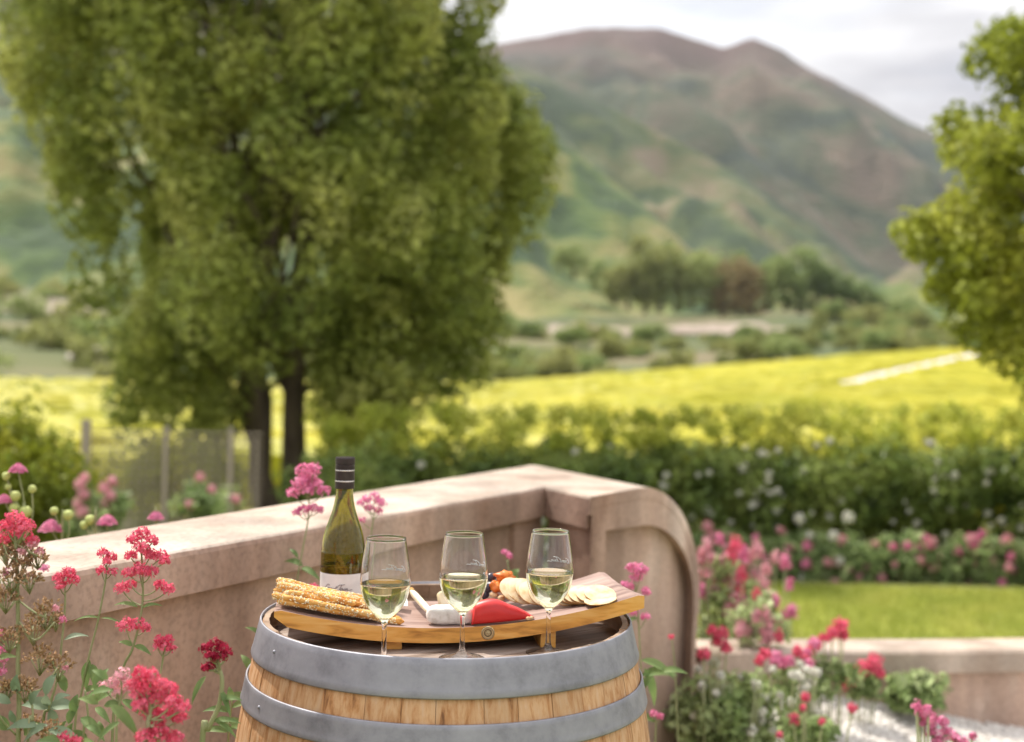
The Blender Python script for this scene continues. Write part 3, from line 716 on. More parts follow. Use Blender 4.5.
# ================================================================== low wall, lawn, gravel
lw = empty('low_wall', (1.6, 4.8, 0), 'low curved plastered wall with a flat coping in front of the lawn', 'wall')
pts = [PZ(700,652,.34), PZ(780,651,.34), PZ(860,651,.34), PZ(940,651,.34), PZ(1024,650,.34), PZ(1180,648,.34), PZ(1340,648,.34)]
cp = cat(pts, 6)
m1, m2 = MB(), MB(); v1 = []; v2 = []
for i, p in enumerate(cp):
    t = (cp[min(i+1, len(cp)-1)]-cp[max(i-1, 0)]).normalized(); nn_ = Vector((-t.y, t.x, 0))
    for o_, z in [(-.02, .265), (-.02, .335), (-.008, .345), (.17, .345), (.17, .265)]: q = p+nn_*o_; v1.append((q.x, q.y, z))
    for o_, z in [(.01, -.5), (.01, .267), (.155, .267), (.155, -.5)]: q = p+nn_*o_; v2.append((q.x, q.y, z))
for mb, v, k in ((m1, v1, 5), (m2, v2, 4)):
    mb.add(v, [(i*k+j, (i+1)*k+j, (i+1)*k+(j+1) % k, i*k+(j+1) % k) for i in range(len(cp)-1) for j in range(k)])
reparent(m1.build('coping', M['cap'], smooth=False), lw); reparent(m2.build('wall_body', M['plaster'], smooth=False), lw)
def gravel_z(X, Y):
    return .012+.19*sm(2.3, .8, X)*sm(3.0, 4.7, Y)
V = []; F = []; nx, ny = 40, 30
for j in range(ny+1):
    for i in range(nx+1):
        X = .75+3.2*i/nx; Yy = 3.3+1.55*j/ny; V.append((X, Yy, gravel_z(X, Yy)))
F = [(j*(nx+1)+i, j*(nx+1)+i+1, (j+1)*(nx+1)+i+1, (j+1)*(nx+1)+i) for j in range(ny) for i in range(nx)]
tag(npmesh('gravel_path', V, F, M['gravel'], smooth=True), kind='structure')
n = 26000; X = RNG.uniform(.75, 3.2, n); Yy = RNG.uniform(3.5, 4.8, n); Z = np.array([gravel_z(a, b) for a, b in zip(X, Yy)])+.004
v, f = scatter(*PEB, np.stack([X, Yy, Z], 1), rdir(n), RNG.uniform(.006, .014, (n, 1)))
tag(npmesh('pebbles', v, f, M['pebble']), 'pale gravel chippings covering the path in front of the low wall', None, None, 'stuff')
V = []; F = []; nx, ny = 60, 30
for j in range(ny+1):
    for i in range(nx+1):
        X = .3+9*i/nx; Yy = 6.3+3.75*j/ny; V.append((X, Yy, ground_z(X, Yy)+.01))
F = [(j*(nx+1)+i, j*(nx+1)+i+1, (j+1)*(nx+1)+i+1, (j+1)*(nx+1)+i) for j in range(ny) for i in range(nx)]
tag(npmesh('lawn', V, F, M['lawn'], smooth=True), kind='structure')
n = 70000; X = RNG.uniform(1.0, 6.2, n); Yy = RNG.uniform(7.2, 10.0, n); nr = np.stack([RNG.normal(0, .35, n), RNG.normal(0, .35, n), np.ones(n)], 1)
v, f = scatter(*BLADE, np.stack([X, Yy, np.full(n, -.39)], 1), nr, RNG.uniform(.025, .05, (n, 1)))
tag(npmesh('grass', v, f, M['grass']), 'short bright green mown grass of the lawn', None, None, 'stuff')

# ================================================================== flowers
def cluster_mesh(name, c, rad, mt, parent, dens=1.0, fl=.0034, flat=.75):
    r = rad; n = max(10, int(dens*4.2*(r/fl)**1.55)); d = rdir(n, -.45)
    lump = 1+.28*np.array([mn.noise(Vector(q)*2.6+Vector((c[0]*40, c[2]*40, 0))) for q in d])
    pos = d*(r*RNG.uniform(.62, 1.0, (n, 1))*lump[:, None]); pos[:, 2] *= flat
    v, f = scatter(*FLORET, pos+np.array(c), d+rdir(n)*.5, fl*RNG.uniform(.7, 1.2, (n, 1)))
    # buds/tubes below
    return reparent(npmesh(name, v, f, mt), parent)
def leaf_mesh(mb, base, vec, up, wid, curl=.25):
    base = Vector(base); vec = Vector(vec); L_ = vec.length; dn = vec.normalized(); up = Vector(up); side = dn.cross(up).normalized(); up = side.cross(dn)
    vs = []; fs = []; n = 8
    for i in range(n+1):
        t = i/n; wv = wid*L_*(math.sin(PI*t**.75)**.9)*.5+.0003
        c = base+vec*t+up*(math.sin(PI*t*.9)*.12*L_)-Vector((0, 0, 1))*curl*L_*t*t
        vs += [c-side*wv+up*wv*.35, c, c+side*wv+up*wv*.35]
    for i in range(n): fs += [(i*3, i*3+1, i*3+4, i*3+3), (i*3+1, i*3+2, i*3+5, i*3+4)]
    mb.add(vs, fs)
def valerian(label, stem, Y, clusters, col, leaves=(), r=.0019, lm='leaf', dens=1.0, fl=.0031, Yb=None, name='valerian', cat_='flower', group=None, seedy=()):
    pts = [P(a, b, Y+(q[0] if q else 0)) for a, b, *q in stem]
    foot = pts[-1].copy(); foot.z = 0; foot.x += random.uniform(-.03, .03); 
    rt = empty(name, foot, label, cat_, group)
    full = cat(pts+[foot.lerp(pts[-1], .5), foot], 6)
    mb = MB(); mb.tube(full, [r*.75, r, r*1.35], 7)
    for cx, cy_, cr_, *o in clusters:
        dy = o[0] if o else random.uniform(-.012, .012); c = P(cx, cy_, Y+dy); R = cr_/FPX*Y
        src = min(full, key=lambda q: (q-(c-Vector((0, 0, R*1.8)))).length)
        if (src-c).length > R*.6: mb.tube(cat([src, (src+c)/2-Vector((0, 0, .15*(src-c).length)), c-Vector((0,0,R*.3))], 4), r*.5, 5)
        reparent(cluster_mesh_local(c, R, M[col if len(o) < 2 else o[1]], dens, fl), rt)
    st = mb.build('stem', M['stem']); reparent(st, rt)
    for cx, cy_, cr_ in seedy:
        c = P(cx, cy_, Y+random.uniform(-.02, .02)); R = cr_/FPX*Y; n = int(30+cr_*5); dd = rdir(n, -.2)
        v, f = scatter([(0,0,0),(.22,0,.35),(0,.22,.7),(-.22,0,.35),(0,-.22,.5)], [(0,1,2,3),(0,4,2,1)], np.array(c)+dd*R*RNG.uniform(.3,1,(n,1)), dd+np.array([0,0,.6]), RNG.uniform(.006,.011,(n,1)))
        reparent(npmesh('seed_head', v, f, M['seed']), rt)
        tw = MB()
        for k in range(10): q = dd[k]; tw.tube([c-Vector((0,0,R)), c+Vector(q)*R*.8], .0008, 4)
        reparent(tw.build('twig', M['stem']), rt)
    for lx, ly, ln, ang, *o in leaves:
        lb = MB(); b = P(lx, ly, Y); a = math.radians(ang); L_ = ln/FPX*Y*.85; dz = random.uniform(-.4, .4)
        leaf_mesh(lb, b, Vector((math.cos(a)*L_, dz*L_, math.sin(a)*L_)), (0, -.7, .7), .34 if not o else o[0]*.8)
        reparent(lb.build('leaf', M[lm]), rt)
    return rt
def cluster_mesh_local(c, R, mt, dens, fl):
    n = max(14, int(dens*8.5*(R/fl)**1.5)); dd = rdir(n, -.5)
    lump = np.array([1+.35*mn.noise(Vector(q)*2.8+Vector((c[0]*40, c[2]*40, 0))) for q in dd])[:, None]
    pos = dd*R*RNG.uniform(.55, 1.02, (n, 1))*lump; pos[:, 2] *= .8
    v, f = scatter(*FLORET, pos+np.array(c), dd+rdir(n)*.45, fl*RNG.uniform(.65, 1.2, (n, 1)))
    nb = n//2; db = rdir(nb, -.8)
    v2, f2 = scatter([(0,0,0),(.16,0,.5),(0,.16,1),(-.16,0,.5)], [(0,1,2,3)], np.array(c)+db*R*.55, db, fl*1.9*np.ones((nb, 1)))
    V_, F_ = join([(v, f), (v2, f2)])
    return npmesh('flower_cluster', V_, F_, mt)
G = 'red valerian stems beside the barrel'
valerian('tall coral red valerian spire in front of the wall coping, left of the bottle', [(141,545),(143,590),(140,620),(132,650),(124,666),(116,705),(112,745)], 1.86,
  [(142,534,9),(133,540,7),(152,541,7),(141,549,9),(131,556,7),(150,555,8),(140,570,11),(129,573,7),(151,572,8),(161,556,8),(165,561,6),(122,588,8),(131,584,6),(160,585,7),(168,589,8),(126,625,9),(138,625,9),(146,628,5)], 'coral',
  [(138,607,30,165,.2),(142,608,26,20,.2),(132,646,18,150),(134,646,20,-20),(120,690,30,200),(122,700,26,-30)], group=G)
valerian('small coral valerian head on a thin stem before the coping, left of the tall spire', [(107,570),(104,590),(97,625),(90,652),(82,690),(74,745)], 1.95, [(103,553,6),(111,557,6),(107,562,5),(102,571,6),(112,572,5)], 'coral', [(100,618,30,175,.12),(101,618,26,-8,.12),(90,660,30,-100,.5),(92,664,26,-70,.5),(85,692,22,30)], r=.0018, group=G)
valerian('round coral valerian head low on the coping near the left edge', [(65,588),(65,605),(62,640),(57,680),(49,708),(42,745)], 1.84, [(58,578,6),(68,573,8),(73,580,7),(60,586,6)], 'coral', [(64,640,28,20,.25),(50,708,34,160,.6),(49,708,32,10,.6),(50,709,24,-70,.6),(48,706,22,90,.6)], lm='greyleaf', group=G)
valerian('big branching valerian going to seed with a red top at the left edge', [(15,530),(17,570),(18,620),(18,670),(18,745)], 1.78,
  [(16,520,12),(7,527,10),(26,527,10),(18,534,10),(3,540,8),(32,540,7)], 'coral',
  [(10,730,40,150,.5),(24,735,36,40,.5)], r=.0032, seedy=[(8,556,12),(28,550,10),(38,560,10),(20,566,12),(12,580,14),(30,582,12),(47,615,16),(34,630,16),(56,622,10),(6,600,14),(10,640,13),(40,660,16),(58,668,14),(25,690,13),(8,690,10),(50,735,13),(30,726,12)], group=G)
for rt in [o for o in COL.objects if o.get('label', '').startswith('big branching')]:
    cl_ = []
    for (cx, cy_, cr_) in [(22,551,5),(40,552,5),(33,545,5),(44,568,5),(8,572,5),(30,575,4),(56,608,4),(62,620,4),(66,668,3),(2,650,5)]:
        reparent(cluster_mesh_local(P(cx, cy_, 1.77), cr_/FPX*1.77, M['palepink' if random.random() < .6 else 'pink'], .8, .003), rt)
    for a, b, c in [((18,620),(35,640),(55,622)),((18,690),(40,690),(58,668)),((18,580),(8,585),(4,600)),((18,600),(34,612),(47,618)),((18,645),(8,650),(4,640)),((18,688),(4,690),(-6,684)),((18,545),(30,552),(38,556)),((17,560),(8,556),(4,545)),((18,720),(36,724),(52,738)),((16,735),(2,720),(-4,705))]:
        reparent(MB().tube(cat([P(*a, 1.78), P(*b, 1.77), P(*c, 1.77)], 5), .0014, 6).build('branch', M['stem']), rt)
valerian('small rounded coral valerian head above the large cluster, left of the dark one', [(164,650),(162,665),(158,690),(156,745)], 1.80, [(160,640,6),(168,640,6),(158,647,5),(172,648,5),(165,646,6)], 'coral', r=.0016, group=G)
valerian('dark crimson valerian head on a curved pale stem left of the barrel', [(217,664),(222,680),(219,705),(208,730),(202,748)], 1.74, [(207,648,7),(215,644,8),(222,648,7),(228,653,5),(210,656,7),(219,657,8),(211,666,6),(205,668,5)], 'dark', [(206,676,30,-120,.3),(221,690,26,-60,.3),(212,722,34,10,.25),(214,720,30,-30,.25),(222,700,28,20,.3)], r=.0036, group=G)
valerian('large dense coral valerian cluster at the bottom left, nearest the barrel', [(150,700),(150,720),(148,750)], 1.62,
  [(140,673,9),(150,676,10),(134,684,9),(146,687,11),(160,685,11),(170,690,10),(154,697,12),(172,702,11),(182,707,9),(140,706,9),(150,712,11),(166,714,11),(180,718,8),(138,694,8),(160,735,13),(145,738,11),(175,740,11),(157,724,9)], 'coral',
  [(110,705,44,-40,.35),(112,690,34,190,.3),(108,680,26,140,.4),(120,722,30,215,.3)], r=.003, dens=1.1, group=G)
valerian('faded pale pink valerian cluster beside the large coral one', [(122,690),(118,715),(116,750)], 1.70, [(122,676,10),(114,684,8),(128,686,9),(104,686,6),(118,692,7)], 'palepink', [(96,700,28,60,.5),(98,704,26,150,.5),(104,706,24,10,.5),(102,735,28,150,.3)], lm='leaf', dens=.6, group=G)
valerian('short magenta valerian head peeping up at the bottom edge of the picture', [(70,745),(70,760)], 1.66, [(66,738,8),(75,742,7)], 'coral', [(60,742,26,160,.4),(80,744,26,20,.4)], group=G)
valerian('small pink valerian head cut by the left edge at mid height', [(0,580),(-2,640),(-4,745)], 1.8, [(1,660,6,),(2,672,5),(3,634,5)], 'pink', [(-3,660,24,20,.4)], group=G)
G2 = 'pink valerian stems between barrel and wall'
valerian('tall pink valerian rising behind the breadsticks, left of the bottle', [(309,500),(308,520),(303,548),(298,575),(293,610),(290,640)], 2.62, [(303,471,9),(313,470,9),(308,477,10),(300,484,9),(314,484,9),(307,490,8),(293,493,7),(324,491,7),(303,510,6),(313,508,6),(319,510,4),(297,512,4)], 'pink', [(303,566,26,160,.35),(301,568,26,-15,.35),(298,558,18,130,.3)], group=G2, fl=.0045)
valerian('loose pink valerian head just right of the bottle neck', [(374,515),(370,545),(366,590),(362,640)], 2.7, [(366,500,6),(374,497,6),(381,503,6),(369,508,5),(379,511,5),(361,503,4),(362,520,4)], 'pink', [], group=G2, fl=.0042, dens=.8)
valerian('red valerian head hidden low behind the breadsticks', [(310,595),(308,640)], 2.4, [(305,589,6),(313,588,6),(318,591,4)], 'coral', [], group=G2)
valerian('bright pink valerian beside the right end of the board', [(636,592),(638,612),(640,650),(642,700)], 2.7, [(633,568,7),(641,570,8),(636,577,7),(625,585,5),(630,587,5),(646,592,6),(634,612,5),(646,617,5)], 'pink', [(638,618,22,200,.3),(641,660,44,-20,.3),(641,676,46,10,.3),(644,668,40,-70,.35),(660,672,34,12,.3),(640,690,30,60,.4)], group=G2, fl=.0042)
valerian('tiny pink valerian bud between the middle and right glasses', [(507,560),(510,580),(512,620)], 2.75, [(505,553,4),(509,556,4)], 'pink', [(510,570,20,-60,.6),(512,578,16,60,.6)], group=G2)
valerian('small pink flower low against the pier at the barrel right side', [(656,720),(655,745)], 2.75, [(654,714,5),(660,716,4)], 'pink', [(655,722,26,150,.4)], group=G2)
valerian('single dark red bud in front of the pier', [(672,640),(675,670),(678,745)], 3.0, [(671,637,3.2)], 'coral', [(676,676,30,160,.3)], group=G2)
valerian('leafy green stem without flowers between crimson head and barrel', [(262,628),(256,650),(250,690),(246,745)], 2.3, [], 'pink', [(262,632,20,60,.5),(262,636,26,140,.25),(252,672,30,120,.35),(250,690,34,20,.3),(250,700,34,160,.35),(246,720,36,30,.35),(246,728,36,160,.35),(246,735,26,90,.35)], group=G2)
valerian('second leafy green shoot low at the foot of the wall beside the barrel', [(232,700),(230,720),(228,748)], 2.1, [], 'pink', [(232,702,24,100,.4),(231,708,34,20,.3),(231,712,34,165,.3),(229,728,34,10,.3),(229,732,34,170,.3)], group=G2)
for k_, (px, lab_) in enumerate([(30, 'tangle of grey-green leafy shoots in the bottom left corner'), (85, 'leafy valerian shoots between the seeding stem and the large coral cluster')]):
    lv = [(px+random.uniform(-26, 26), random.uniform(690, 745), random.uniform(22, 38), random.choice([random.uniform(-30, 40), random.uniform(140, 210), random.uniform(60, 120)]), .42) for _ in range(12)]
    valerian(lab_, [(px, 690), (px+3, 720), (px-2, 745)], 1.76+.03*k_, [], 'pink', lv, lm=['greyleaf', 'leaf'][k_], group=G)
# scabious behind the coping
def scab(label, stem, Y, heads, buds):
    rt = empty('scabious', (P(stem[-1][0], stem[-1][1], Y).x, Y, 0), label, 'flower', 'scabious behind the left wall')
    mb = MB(); base = P(*stem[-1], Y); foot = base.copy(); foot.z = 0
    mb.tube(cat([P(*s, Y) for s in stem]+[foot], 6), .0025, 6)
    for hx, hy, hr in heads:
        c = P(hx, hy, Y); mb.tube(cat([base, base.lerp(c, .6)+Vector((0.01, 0, -.02)), c], 5), .0018, 5)
        n = 260; a = RNG.uniform(0, 2*PI, n); rr = np.sqrt(RNG.uniform(0, 1, n))*hr/FPX*Y
        pos = np.stack([rr*np.cos(a), rr*np.sin(a), (1-(rr/(hr/FPX*Y))**2)*hr/FPX*Y*.95-.004], 1)+np.array(c); 
        v, f = scatter(*FLORET, pos, np.stack([np.cos(a)*.5, np.sin(a)*.5, np.ones(n)], 1), .0055*RNG.uniform(.7, 1.2, (n, 1)))
        reparent(npmesh('flower_head', v, f, M['pink']), rt)
    for hx, hy, hr in buds:
        c = P(hx, hy, Y); mb.tube(cat([base, base.lerp(c, .6)+Vector((.008, 0, -.015)), c], 5), .0016, 5)
        reparent(MB().blob(c, (hr/FPX*Y,)*3, .25, 9).build('bud', M['budgreen']), rt)
    reparent(mb.build('stem', M['stem']), rt)
scab('pink scabious with a raised magenta head at the far left behind the coping', [(22,520),(24,540)], 2.75, [(18,470,8),(4,500,7)], [(15,496,5),(14,508,5),(25,512,6),(32,489,4),(6,476,4),(8,487,3)])
scab('pale pink scabious head resting on the coping back edge, second from the left', [(62,528),(62,545)], 2.85, [(51,529,11)], [(68,515,5),(54,511,4)])
scab('flat pink scabious head between green buds behind the coping', [(95,527),(95,540)], 2.95, [(107,522,9)], [(90,520,5),(84,525,4)])
scab('small pink scabious head barely over the coping, right of the others', [(155,522),(155,540)], 3.1, [(156,517,7)], [])
# ---- flower clumps in the right garden
def clump(label, px, pyb, Y, wpx, hpx, heads, col, leafmat_='garden', nl=14, leaf=.035, group='flowering clumps in the right garden', fl=.009, name='flowering_plant', gz=None, per=60, spire=False):
    b0 = P(px, pyb, Y); z0 = (ground_z(b0.x, Y) if gz is None else gz)
    rt = empty(name, (b0.x, Y, z0), label, 'flowering plant', group)
    W, H = wpx/FPX*Y/2, hpx/FPX*Y; cs = []; rs = []
    for i in range(nl):
        a = rdir(1)[0]*random.random()**.4; cs.append((b0.x+a[0]*W, Y+a[1]*W*.7, b0.z+H*.4+a[2]*H*.42)); rs.append(random.uniform(.12, .22)*min(W*2, .6)+.012)
    reparent(crown_clumps(cs, rs, per, leaf, M[leafmat_], 'foliage'), rt)
    sb = MB()
    for hx, hy, hr in heads:
        yy = Y+random.uniform(-.9, .15)*W; c = P(hx, hy, yy); R = hr/FPX*Y
        sb.tube([Vector((b0.x+(c.x-b0.x)*.6, Y, z0)), c], .003, 4)
        n = int(30+R*R*60000); n = min(n, 260); dd = rdir(n, -.6); pos = dd*R*RNG.uniform(.2, 1.05, (n, 1)); pos[:, 2] *= 1.15 if not spire else 1.9
        v, f = scatter(*FLORET, pos+np.array(c), dd+rdir(n)*.4, fl*RNG.uniform(.7, 1.2, (n, 1)))
        mc = col if isinstance(col, str) else random.choice(col)
        reparent(npmesh('flower_cluster', v, f, M[mc]), rt)
    reparent(sb.build('stem', M['stem']), rt); return rt
def heads(x0, x1, y0, y1, n, r): return [(random.uniform(x0, x1), random.uniform(y0, y1), random.uniform(*r)) for _ in range(n)]
clump('tall spires of pink valerian just right of the scroll end of the wall', 712, 650, 5.0, 50, 110, heads(694,735,540,625,22,(4,6.5)), ['pink','palepink','palepink'], nl=9, leafmat_='gardenlight', spire=True)
clump('tall coral and pink valerian spires left of the lawn', 745, 655, 5.1, 50, 110, heads(728,768,545,635,22,(4,7)), ['palepink','palepink','pink'], nl=9, leafmat_='gardenlight', spire=True)
clump('coral red spires among the pink ones, highest beside the scroll wall', 736, 650, 4.95, 20, 60, [(736,546,7),(733,556,7),(742,575,6),(738,590,6),(757,595,5)], ['coral'], nl=3, leafmat_='gardenlight', spire=True)
clump('magenta valerian spires at the left corner of the lawn', 772, 650, 5.3, 30, 70, heads(760,793,556,620,13,(4,6.5)), ['pink','pink','palepink'], nl=5, leafmat_='gardenlight', spire=True)
clump('coral flower mass above the left end of the low wall', 760, 650, 4.6, 60, 60, heads(740,782,600,640,10,(4,7)), ['coral','palepink','palepink'], nl=5, leafmat_='gardenlight', spire=True)
clump('leafy green clump with small white flowers low beside the scroll wall', 728, 772, 3.9, 96, 112, heads(690,775,655,735,26,(3,5)), ['white'], nl=50, gz=0, leaf=.03, leafmat_='gardenlight', per=90)
clump('red valerian heads leaning above the leafy green clump', 715, 740, 3.8, 50, 60, [(720,635,8),(716,642,6),(704,655,7),(726,648,6),(712,630,5),(765,654,6),(760,660,5)], ['coral'], nl=8, gz=0)
clump('drift of pink valerian in front of the left end of the low wall', 795, 700, 4.2, 60, 50, heads(775,815,640,668,9,(5,8)), ['pink','coral'], nl=5, gz=.15)
clump('bright red valerian head poking above the low wall coping', 838, 690, 4.25, 46, 40, [(840,627,9),(832,633,7),(824,638,6),(843,635,6),(815,645,7),(810,652,6)], ['coral'], nl=3, gz=.15)
clump('red valerian tuft against the low wall on the gravel', 868, 694, 4.35, 26, 26, [(874,662,9),(866,668,9),(858,673,8),(850,680,7),(878,672,7),(845,684,6)], ['coral'], nl=6, gz=.12)
clump('yellow-green leafy tuft at the foot of the low wall', 915, 702, 4.45, 50, 26, [], 'white', nl=22, gz=.02, leafmat_='garden', leaf=.035, per=80)
clump('white flowered cushion with red heads on the gravel edge', 795, 750, 3.9, 56, 46, heads(762,822,665,715,20,(3,4.5))+[], ['white'], nl=5, gz=.1, leafmat_='gardenlight')
clump('red button heads scattered over the white cushion on the gravel', 815, 745, 3.7, 60, 30, [(805,697,5),(803,708,3),(822,721,3),(794,720,6),(852,708,5),(779,735,3)], ['coral'], nl=3, gz=.1, fl=.007)
clump('bright pink valerian spire at the bottom right corner, nearest on the gravel', 950, 770, 2.9, 30, 30, [(917,706,6),(920,714,6),(928,712,6),(924,722,7),(934,720,6),(943,722,6),(932,731,7),(946,732,7),(955,738,6),(938,741,7),(972,736,4),(962,742,6)], ['pink'], nl=2, gz=0, fl=.006)
# bed behind the lawn
bx = [(690,'pale'),(730,'a'),(775,'b'),(815,'c'),(858,'d'),(900,'e'),(945,'f'),(985,'g'),(1025,'h'),(1075,'i')]
desc = ['palest pink flowers in the bed behind the lawn, next to the scroll wall','rosy flowering clump in the bed behind the lawn, second from the scroll wall','mauve pink flowering clump under the hedge where the lawn begins','white and pink flowering clump under the hedge above the left part of the lawn','salmon pink flowering clump under the middle of the hedge','green clump with low magenta flowers at the lawn edge','magenta flowering clump below the white roses, right of the middle','tall pink flowering clump under the hedge towards the right','low leafy clump with pink flowers near the right edge behind the lawn','leafy clump beyond the right edge of the bed']
colz = [['palepink'],['palepink','pink'],['pink','palepink'],['white','palepink'],['palepink'],['pink','palepink'],['pink','palepink'],['palepink','pink'],['palepink','pink'],['palepink']]
for i, (x, _) in enumerate(bx):
    Yb = 10.6; top = 522+random.uniform(-6, 10)
    clump(desc[i], x, 586+ (x-800)*.02, Yb, 66, 56, heads(x-34, x+34, top+9*(i % 3), 574, 12, (2.5,5.5))+heads(x-24, x+24, 572, 590, 2, (3,6)), colz[i], nl=34, leaf=.06, fl=.018, leafmat_='garden', per=80)
clump('pink spires beside the trellis post, seen over the coping', 84, 540, 8.0, 40, 60, [(80,485,6),(84,495,6),(79,505,6),(85,478,5),(82,513,6)], ['palepink'], nl=8, leaf=.05, fl=.012)
clump('pale pink spires in front of the trellis fence', 108, 540, 8.2, 40, 60, [(104,488,6),(110,496,6),(104,506,6),(112,482,5),(98,500,5)], ['palepink'], nl=8, leaf=.05, fl=.012)
clump('pink flowers below the trellis near the tree trunk', 205, 520, 8.6, 60, 40, [(200,478,5),(212,490,5),(236,500,5),(190,505,5)], ['palepink'], nl=14, leaf=.05, fl=.012)

# ================================================================== barrel
BC = Vector((P(447, 622, 2.1).x, 2.1, 0)); ZR = .95
def rz(z): return .358-.0605*((z-.475)/.475)**2
bar = empty('wine_barrel', BC, 'oak wine barrel with grey galvanised hoops used as a table', 'barrel')
mb = MB(); NS = 30; random.seed(11)
ws = [random.uniform(.75, 1.35) for _ in range(NS)]; tot = sum(ws); a0 = 0
for s in range(NS):
    da = 2*PI*ws[s]/tot; a1 = a0+da; g_ = .0012; rj = random.uniform(-.0006, .0006); zt_ = ZR-.003+random.uniform(-.0015, .0008)
    zs = [0, .1, .25, .4, .55, .7, .8, .88, .92, zt_-.004, zt_]; nz_ = len(zs); na = 4; vs = []; fs = []
    for side in (0, 1):
        for zi, z in enumerate(zs):
            for k in range(na+1):
                a = a0+g_+(da-2*g_)*k/na; r = rz(z)+rj-(.0012 if k in (0, na) else 0)-((.011 if z > .9 else .027) if side else 0)-(.002 if zi == nz_-1 and not side else 0)
                vs.append((r*math.cos(a), r*math.sin(a), z))
    n1 = nz_*(na+1); mm_ = []
    for zi in range(nz_-1):
        for k in range(na):
            i = zi*(na+1)+k; fs.append((i, i+1, i+na+2, i+na+1)); fs.append((n1+i, n1+i+na+1, n1+i+na+2, n1+i+1))
        i = zi*(na+1); fs.append((i, i+na+1, n1+i+na+1, n1+i)); i += na; fs.append((i, n1+i, n1+i+na+1, i+na+1))
    for k in range(na): i = (nz_-1)*(na+1)+k; fs.append((i, i+1, n1+i+1, n1+i))
    mb.add(vs, fs); mb.m[-len(fs):] = [1 if (min(f) >= n1 or (sum(1 for q in f if q >= n1) == 2 and max(f)-n1 >= n1-na-1 and fi >= len(fs)-na)) else 0 for fi, f in enumerate(fs)]; a0 = a1
o = mb.build('staves', [M['wood'], M['rim']], smooth=False); o.parent = bar
def hoop(z0, z1):
    m_ = MB(); th = .0022
    pr = [(rz(z0)+.0015, z0), (rz(z0)+.0015+th, z0), (rz(z0)+.0015+th+.0005, z0+.002)]+[(rz(z0+(z1-z0)*t)+.0015+th, z0+(z1-z0)*t) for t in (.2, .4, .6, .8)]+[(rz(z1)+.0020+th, z1-.0015), (rz(z1)+.001+th, z1), (rz(z1)+.0008, z1)]
    m_.lathe(pr, 160, close=True); h = m_.build('hoop', M['steel']); h.parent = bar; return h
hoop(.8955, ZR); h2 = hoop(.823, .862); hoop(.66, .70); hoop(.25, .29); hoop(.09, .128); hoop(.0, .054)
# rivets on the hoops
for a_, z in [(-2.52, .925), (-2.55, .842)]:
    r = rz(z)+.0035; rv_ = MB(); rv_.blob((r*math.cos(a_), r*math.sin(a_), z), (.003, .003, .003), 0, seg=10, ring=6); q = rv_.build('rivet', M['steel']); q.parent = bar
# head boards
ZH = .915; mb = MB(); RI = rz(ZH)-.0125; ang = math.radians(38); yb = -RI
while yb < RI:
    wd = random.uniform(.055, .085); y1 = min(yb+wd, RI); n = 14; vs = []; fs = []
    f = lambda y: math.sqrt(max(0, RI*RI-y*y))
    for i in range(n+1):
        y = yb+.0008+(y1-yb-.0016)*i/n
        vs += [(-f(y), y, ZH), (f(y), y, ZH), (-f(y), y, ZH-.02), (f(y), y, ZH-.02)]
    for i in range(n): fs += [(i*4, i*4+1, i*4+5, i*4+4)]
    fs += [(0, 2, 3, 1), (n*4, n*4+1, n*4+3, n*4+2)]
    for v_i in range(len(vs)): x, y, z = vs[v_i]; vs[v_i] = (x, y, z-random.random()*0)
    mb.add(vs, fs); yb = y1
o = mb.build('barrel_head', M['head'], smooth=False); o.parent = bar; o.rotation_euler.z = ang
uh = MB(); uh.lathe([(0, ZH-.021), (RI+.003, ZH-.021), (RI+.003, ZH-.03), (0, ZH-.03)], 60); o = uh.build('head_backing', M['head'], smooth=False); o.parent = bar

# ================================================================== serving board
bd = empty('serving_board', (0, 0, 0), 'curved barrel-stave serving board with wine-stained top, resting across the barrel', 'serving board')
OC = Vector((-.075, 2.0, 0)); th_ = math.radians(8.0); ux = Vector((math.cos(th_), math.sin(th_), 0)); uy = Vector((-math.sin(th_), math.cos(th_), 0))
WID, TK = .215, .026
sL, sR = -.283, .298
def btop(s): return .952+.49*s*s+.03*s
def BP(s, t, h=0): p = OC+ux*(s-max(0, (t-.0))*.10*max(0, s)*3)+uy*t; p.z = btop(s)+h-.05*0; return p
bd.location = (OC.x, OC.y, ZH)
V = []; ns, nt_ = 56, 12
mb = MB()
def dish(t): x = (t/WID-.5)*2; return -.006*(1-x*x)
grid = []
for side in (0, 1):
    for i in range(ns+1):
        s = sL+(sR-sL)*i/ns
        # plan outline: ends rounded
        for j in range(nt_+1):
            t = WID*j/nt_; edge = min(s-sL, sR-s)
            p = BP(s, t); z = p.z+(dish(t) if not side else -TK)
            er = .004*(max(0, 1-edge/.006)) if not side else .0
            rr_ = 0
            if j in (0, nt_): rr_ = .0015 if not side else -.001
            zz = z-er-rr_
            if side and s-sL < .02: zz += (.02-(s-sL))*.55
            grid.append((p.x, p.y, zz))
n1 = (ns+1)*(nt_+1); fs = []; mi = []
for i in range(ns):
    for j in range(nt_):
        a = i*(nt_+1)+j; fs.append((a, a+nt_+1, a+nt_+2, a+1)); mi.append(1); fs.append((n1+a, n1+a+1, n1+a+nt_+2, n1+a+nt_+1)); mi.append(0)
    for a in (i*(nt_+1),): fs.append((a, n1+a, n1+a+nt_+1, a+nt_+1)); mi.append(0)
    a = i*(nt_+1)+nt_; fs.append((a, a+nt_+1, n1+a+nt_+1, n1+a)); mi.append(0)
for i in (0, ns):
    for j in range(nt_):
        a = i*(nt_+1)+j; fs.append((a, a+1, n1+a+1, n1+a) if i == 0 else (a, n1+a, n1+a+1, a+1)); mi.append(2 if i == 0 else 0)
mb.v = grid; mb.f = fs; mb.m = mi
